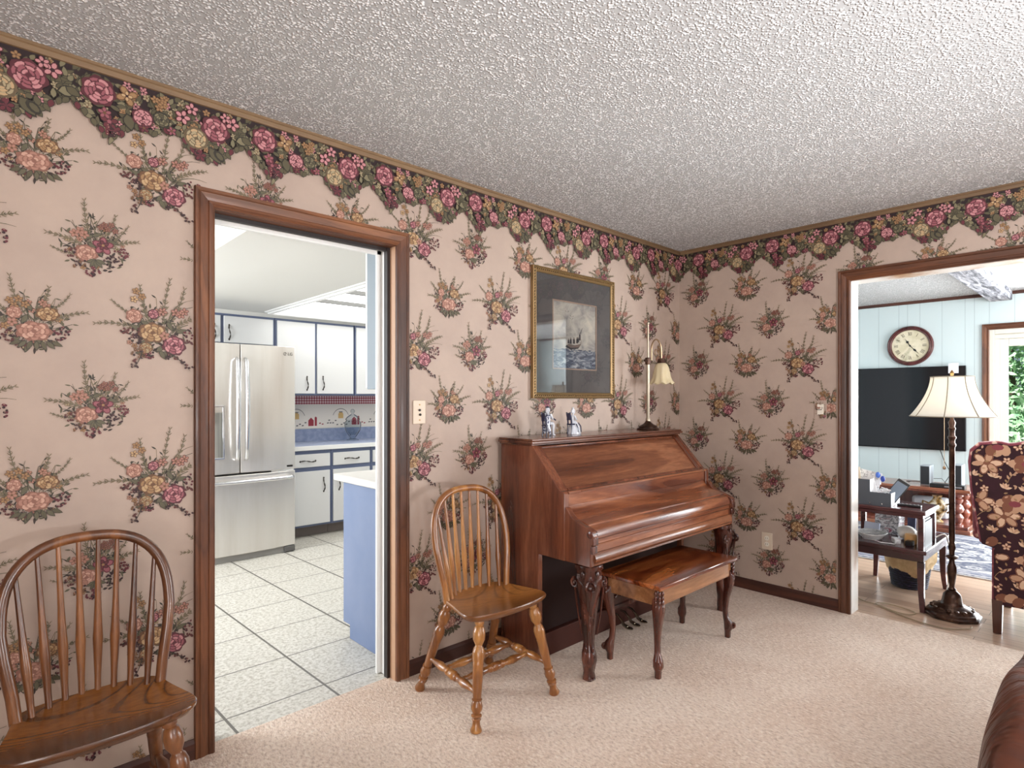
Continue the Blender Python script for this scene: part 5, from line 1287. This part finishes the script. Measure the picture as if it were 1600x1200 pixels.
P = [(4.30,1.245,.002),(4.262,1.19,.002),(4.252,1.12,.002),(4.19,1.00,.002),(4.20,.93,.002),(4.26,.915,.002),(4.30,.98,.002),(4.31,1.08,.003),(4.26,1.13,.006),(4.20,1.05,.002),(4.13,.93,.002),(4.10,.84,.002),(4.095,.74,.002),(4.14,.68,.002),(4.20,.635,.002),(4.25,.640,.002)]
o = MB().tube(smooth_path(P), .003, 6).build('power_cord', plain('cord_tan', (150,134,108), .5)); tag(o, 'thin tan lamp cord looping on the laminate in front of the floor lamp', 'cord')

# ---------------------------------------------------------------- floor lamp
fl_ = thing('floor_lamp', 'bronze floor lamp with white bell shade in the living room opening', 'lamp', (4.375, .752, -.003))
mb = MB(); n = 8
def oct_(r, z, tw=PI/8): return [(r*math.cos(2*PI*i/8+tw), r*math.sin(2*PI*i/8+tw), z) for i in range(8)]
mb.loft([oct_(.140,0), oct_(.150,.008), oct_(.150,.018), oct_(.138,.024), oct_(.134,.034), oct_(.120,.040), oct_(.112,.050)])
mb.lathe([(.108,.048),(.095,.060),(.062,.072),(.056,.078),(.052,.09),(.047,.12),(.044,.135),(.030,.150),(.022,.158),(.0,.158)], n=28)
for k in range(16):
    a = 2*PI*k/16; mb.ell((.098*math.cos(a),.098*math.sin(a),.054), (.016,.016,.008), 8, 5)
mb.build('base', BRONZE, fl_, angle=40)
MB().lathe([(.016,.155),(.022,.165),(.014,.175),(.014,.185),(.024,.26),(.024,.30),(.015,.325),(.014,.345),(.030,.358),(.034,.366),(.014,.375),(.013,.39),(.020,.42),(.013,.45),(.0155,.47),(.0155,1.03),(.021,1.04),(.021,1.05),(.016,1.055),(.016,1.075),(.022,1.085),(.022,1.095),(.016,1.10),(.015,1.13),(.020,1.145),(.014,1.155),(.020,1.18),(.010,1.20),(.010,1.24)], n=20).build('pole', BRONZE, fl_, angle=45)
mb = MB(); n = 48; rings = []
def shr(z): # bell silhouette
    t = (z-1.218)/.242; return .108+.107*(1-t)**1.75
for z in [1.218+.242*i/12 for i in range(13)]:
    ring = []
    for i in range(n):
        a = 2*PI*i/n; sc = 1+.018*abs(math.cos(4*a))-.018
        ring.append((shr(z)*sc*math.cos(a), shr(z)*sc*math.sin(a), z))
    rings.append(ring)
mb.loft(rings, cap=False)
m_, nt_, b_ = _mat('lamp_shade_cloth'); b_.inputs['Base Color'].default_value = lin((238,238,234)); b_.inputs['Roughness'].default_value = .8
tr = nt_.nodes.new('ShaderNodeBsdfTranslucent'); tr.inputs[0].default_value = lin((240,234,220)); mx = nt_.nodes.new('ShaderNodeMixShader'); mx.inputs[0].default_value = .35
nt_.links.new(b_.outputs[0], mx.inputs[1]); nt_.links.new(tr.outputs[0], mx.inputs[2]); nt_.links.new(mx.outputs[0], nt_.nodes['Material Output'].inputs[0])
sh = mb.build('lamp_shade', m_, fl_, angle=80)
so = sh.modifiers.new('solid', 'SOLIDIFY'); so.thickness = .003; so.offset = -1
TRIMC = plain('shade_braid', (140,130,112), .7)
mb = MB()
for zz in (1.218, 1.460): mb.tube([(shr(zz)*1.004*math.cos(2*PI*i/48)*(1+.018*abs(math.cos(8*PI*i/48))-.018), shr(zz)*1.004*math.sin(2*PI*i/48)*(1+.018*abs(math.cos(8*PI*i/48))-.018), zz) for i in range(48)], .003, 6, closed=True)
for k in range(8):
    a = k*PI/4; mb.tube([(shr(z)*1.005*math.cos(a), shr(z)*1.005*math.sin(a), z) for z in [1.218+.242*i/10 for i in range(11)]], .0026, 5)
mb.build('shade_trim', TRIMC, sh)
mb = MB(); mb.turn((-.045,.03,1.235),(-.045,.03,.885+.03), [(0,.0013),(1,.0013)], 6); mb.ell((-.045,.03,.905), (.009,.009,.011)); mb.build('pull_chain', BRONZEL, fl_)
ld = bpy.data.lights.new('lamp_bulb', 'POINT'); ld.energy = 4; ld.color = (1.0, .96, .90); ld.shadow_soft_size = .03; lo = bpy.data.objects.new('lamp_bulb', ld); C.objects.link(lo); lo.parent = fl_; lo.location = (0, 0, 1.34)
MB().turn((0,0,1.455),(0,0,1.50), [(0,.003),(.3,.008),(.6,.012),(1,.003)], 10).build('finial', BRASS, fl_)

# ---------------------------------------------------------------- wing chair (seen from behind)
FABC = {'dk': (52,18,30), 'dk2': (74,26,42), 'tan': (186,146,118), 'tanl': (212,178,150), 'tand': (124,78,58), 'stem': (150,118,84), 'rose': (128,58,66)}
def wingfab():
    m, nt, b = _mat('wing_fabric'); v = coords(nt)
    vo = nt.nodes.new('ShaderNodeTexVoronoi'); vo.inputs['Scale'].default_value = 24; nt.links.new(v, vo.inputs['Vector'])
    n = noise(nt, v, 34, 3, .6)
    d = math_(nt, 'ADD', vo.outputs['Distance'], math_(nt, 'MULTIPLY', math_(nt, 'SUBTRACT', n, .5), .5))
    nt.links.new(ramp(nt, d, [(0.20,(220,186,168)),(0.28,(184,124,118)),(0.33,(150,76,84)),(0.5,(122,48,62))]), b.inputs['Base Color'])
    b.inputs['Roughness'].default_value = .8; b.inputs['Sheen Weight'].default_value = .3; return m
WF = wingfab()
wmat = [mottled('fabric_maroon', [(0.3,(38,12,20)),(0.7,(58,20,32))], 8, .85)]+[plain('fabric_'+k, FABC[k], .8) for k in ('tan','tanl','tand','stem','rose')]
fidx = {'tan': 1, 'tanl': 2, 'tand': 3, 'stem': 4, 'rose': 5}
wc = thing('wing_chair', 'dark maroon floral wing chair seen from behind, right edge of the photo', 'armchair', (4.22, .24, 0), 0)
# outside back: an upright panel, arched top, wings flaring out above the arms
def backout(k=0.0):
    hw = .305+k
    R = [(-hw,.165),(-hw,.47),(-hw+.005,.485),(-hw-.055,.50),(-hw-.070,.60),(-hw-.098,.80),(-hw-.108,.96),(-hw-.10,1.03),(-hw-.06,1.072),(-hw+.03,1.086),(-hw+.075,1.074)]
    top = [(-hw+.10,1.078),(-hw+.16,1.095),(-hw+.26,1.105)]
    L_ = R+top
    return L_+[(-x, z) for x, z in L_[::-1]]
out = backout()
mb = MB(); mb.prism(out, 'x', 0, .10)
mb.build('outside_back', WF, wc, bevel=.016, seg=3, angle=50)
mb = MB(); inn = [(y*.965, .165+(z-.165)*.985 if z > .17 else z+.003) for y, z in out]
mb.add([(-.0025, y, z) for y, z in inn], [tuple(range(len(inn)))], 0)
A = Art(44); r = A.r
def fl1(x, y, s_):
    for i in range(6): a = i*PI/3+r.random()*.3; A.ell(x+.032*s_*math.cos(a), y+.026*s_*math.sin(a), .026*s_, .016*s_, a, 'tand', 9); A.ell(x+.032*s_*math.cos(a), y+.026*s_*math.sin(a), .021*s_, .0115*s_, a, 'tan' if i % 2 else 'tanl', 8)
    A.ell(x, y, .012*s_, .010*s_, 0, 'tand', 7)
def fl2(x, y, s_):
    for k, (dx, dy) in enumerate(((-.04,.0),(-.02,.02),(.01,.025),(.035,.012),(.0,-.018),(-.025,-.015),(.025,-.012))): A.ell(x+dx*s_, y+dy*s_, .026*s_, .020*s_, .3*k, 'tand' if k % 2 else 'tan', 9)
    A.ell(x, y, .022*s_, .014*s_, 0, 'rose', 8)
k = 0
for row in range(12):
    for col in range(11):
        x = -.42+.088*col+(.044 if row % 2 else 0)+r.uniform(-.015,.015); y = .19+.078*row+r.uniform(-.012,.012)
        q = (row*3+col*5) % 7
        if q == 0: fl1(x, y, 1.3)
        elif q == 3: fl2(x, y, 1.25)
        elif q in (1, 5): A.daisy(x, y, .019, 'tanl', 'tand', 5, 'tand')
        elif q == 2:
            P = A.curve(x-.04, y-.04, x+.04, y+.045, .3); A.stem(P, .003, 'stem')
            for p in P[1:]: A.leaf(p[0], p[1], .026, .011, r.uniform(0,6.28), 'tan')
        else:
            for j in range(5): A.leaf(x, y, .034, .014, j*.5+r.random()*.3+.2, 'tan' if j % 2 else 'tanl')
        for j in range(3):
            A.leaf(x+r.uniform(-.05,.05), y+r.uniform(-.04,.04), .020, .010, r.uniform(0,6.28), 'tan' if j % 2 else 'stem')
def inb(x, z):
    c = False; n_ = len(inn)
    for i in range(n_):
        (x1, z1), (x2, z2) = inn[i], inn[(i+1) % n_]
        if (z1 > z) != (z2 > z) and x < (x2-x1)*(z-z1)/(z2-z1)+x1: c = not c
    return c
for kk, (pts, c) in enumerate(A.p):
    if all(inb(a, b_2) for a, b_2 in pts): mb.add([(-.0029-kk*5e-6, -a, b_2) for a, b_2 in pts], [tuple(range(len(pts)))], fidx.get(c, 1))
mb.build('back_fabric', wmat, wc, smooth=False, recalc=False)
for s_ in (-1, 1):
    mb = MB(); wing = [(.08,.50),(.08,1.06),(.20,1.03),(.27,.90),(.25,.70),(.30,.60),(.30,.50)]
    y0, y1 = (.325,.405) if s_ > 0 else (-.405,-.325)
    mb.prism([(x, z) for x, z in wing], 'y', y0, y1); mb.build('wing', WF, wc, bevel=.025, seg=3)
    mb = MB(); mb.tube([(.06,s_*.262,.50),(.35,s_*.262,.52),(.60,s_*.262,.52),(.64,s_*.262,.51)], [.042,.046,.046,.036], 14)
    a, b_2 = sorted((s_*.235, s_*.30)); mb.box(.06,.62,a,b_2,.18,.51)
    mb.build('arm', WF, wc, angle=50)
MB().box(.08,.66,-.225,.225,.18,.34).build('seat_base', WF, wc, bevel=.02); MB().box(.14,.68,-.205,.205,.34,.46).build('seat_cushion', WF, wc, bevel=.04, seg=4)
LEGM = wood('chair_leg_dark', (40,16,10), (86,40,28), (112,60,44), 'z', 6, .3, .5)
for x, y in ((.02,.28),(.02,-.28),(.60,.30),(.60,-.30)):
    rings = [[(x-a,y-a,z),(x+a,y-a,z),(x+a,y+a,z),(x-a,y+a,z)] for z, a in ((.19,.024),(.0,.019))]
    MB().loft(rings).build('leg', LEGM, wc, bevel=.002)

# ---------------------------------------------------------------- brown leather armchair, only its rounded corner is in view
LEA = mottled('brown_leather', [(0.3,(66,32,20)),(0.6,(98,52,34)),(0.8,(118,68,46))], 5, .38, bs=.8, bd=.05, bscale=7, stretch=(2.4,.5,.8))
ls = thing('leather_recliner', 'brown leather recliner, rounded back corner at the bottom right', 'recliner', (1.95, -.36, 0), -.05)
def pillow(mb, c, sx, sy, sz, e=.5, n=28, k=16, wr=.0, seed=1):
    rr = random.Random(seed); ph = [rr.random()*6 for _ in range(4)]
    f = lambda q: math.copysign(abs(q)**e, q)
    rings = []
    for i in range(1, k):
        b = -PI/2+PI*i/k; ring = []
        for j in range(n):
            a = 2*PI*j/n
            x = f(math.cos(b))*f(math.cos(a)); y = f(math.cos(b))*f(math.sin(a)); z = f(math.sin(b))
            w_ = 1+wr*math.sin(5*x+3*y+ph[0])*math.sin(4*y+ph[1])+wr*.6*math.sin(9*x-6*y+ph[2])
            ring.append((c[0]+sx*x*w_, c[1]+sy*y*w_, c[2]+sz*z*w_))
        rings.append(ring)
    mb.loft(rings)
mb = MB(); pillow(mb, (0,0,.27), .40, .44, .24, .35); mb.build('base', LEA, ls, angle=80)
mb = MB(); pillow(mb, (-.02,.46,.36), .50, .125, .345, .55, 40, 24, .03, 3)
mb.build('arm', LEA, ls, angle=80)
mb = MB(); pillow(mb, (-.02,-.46,.36), .50, .125, .30, .55, 40, 24, .03, 4); mb.build('arm', LEA, ls, angle=80)
mb = MB(); pillow(mb, (.30,.0,.62), .16, .38, .40, .6, 40, 24, .03, 5); mb.build('backrest', LEA, ls, angle=80)
mb = MB(); pillow(mb, (-.12,0,.46), .36, .33, .10, .5, 30, 16, .02, 6); mb.build('seat_cushion', LEA, ls, angle=80)
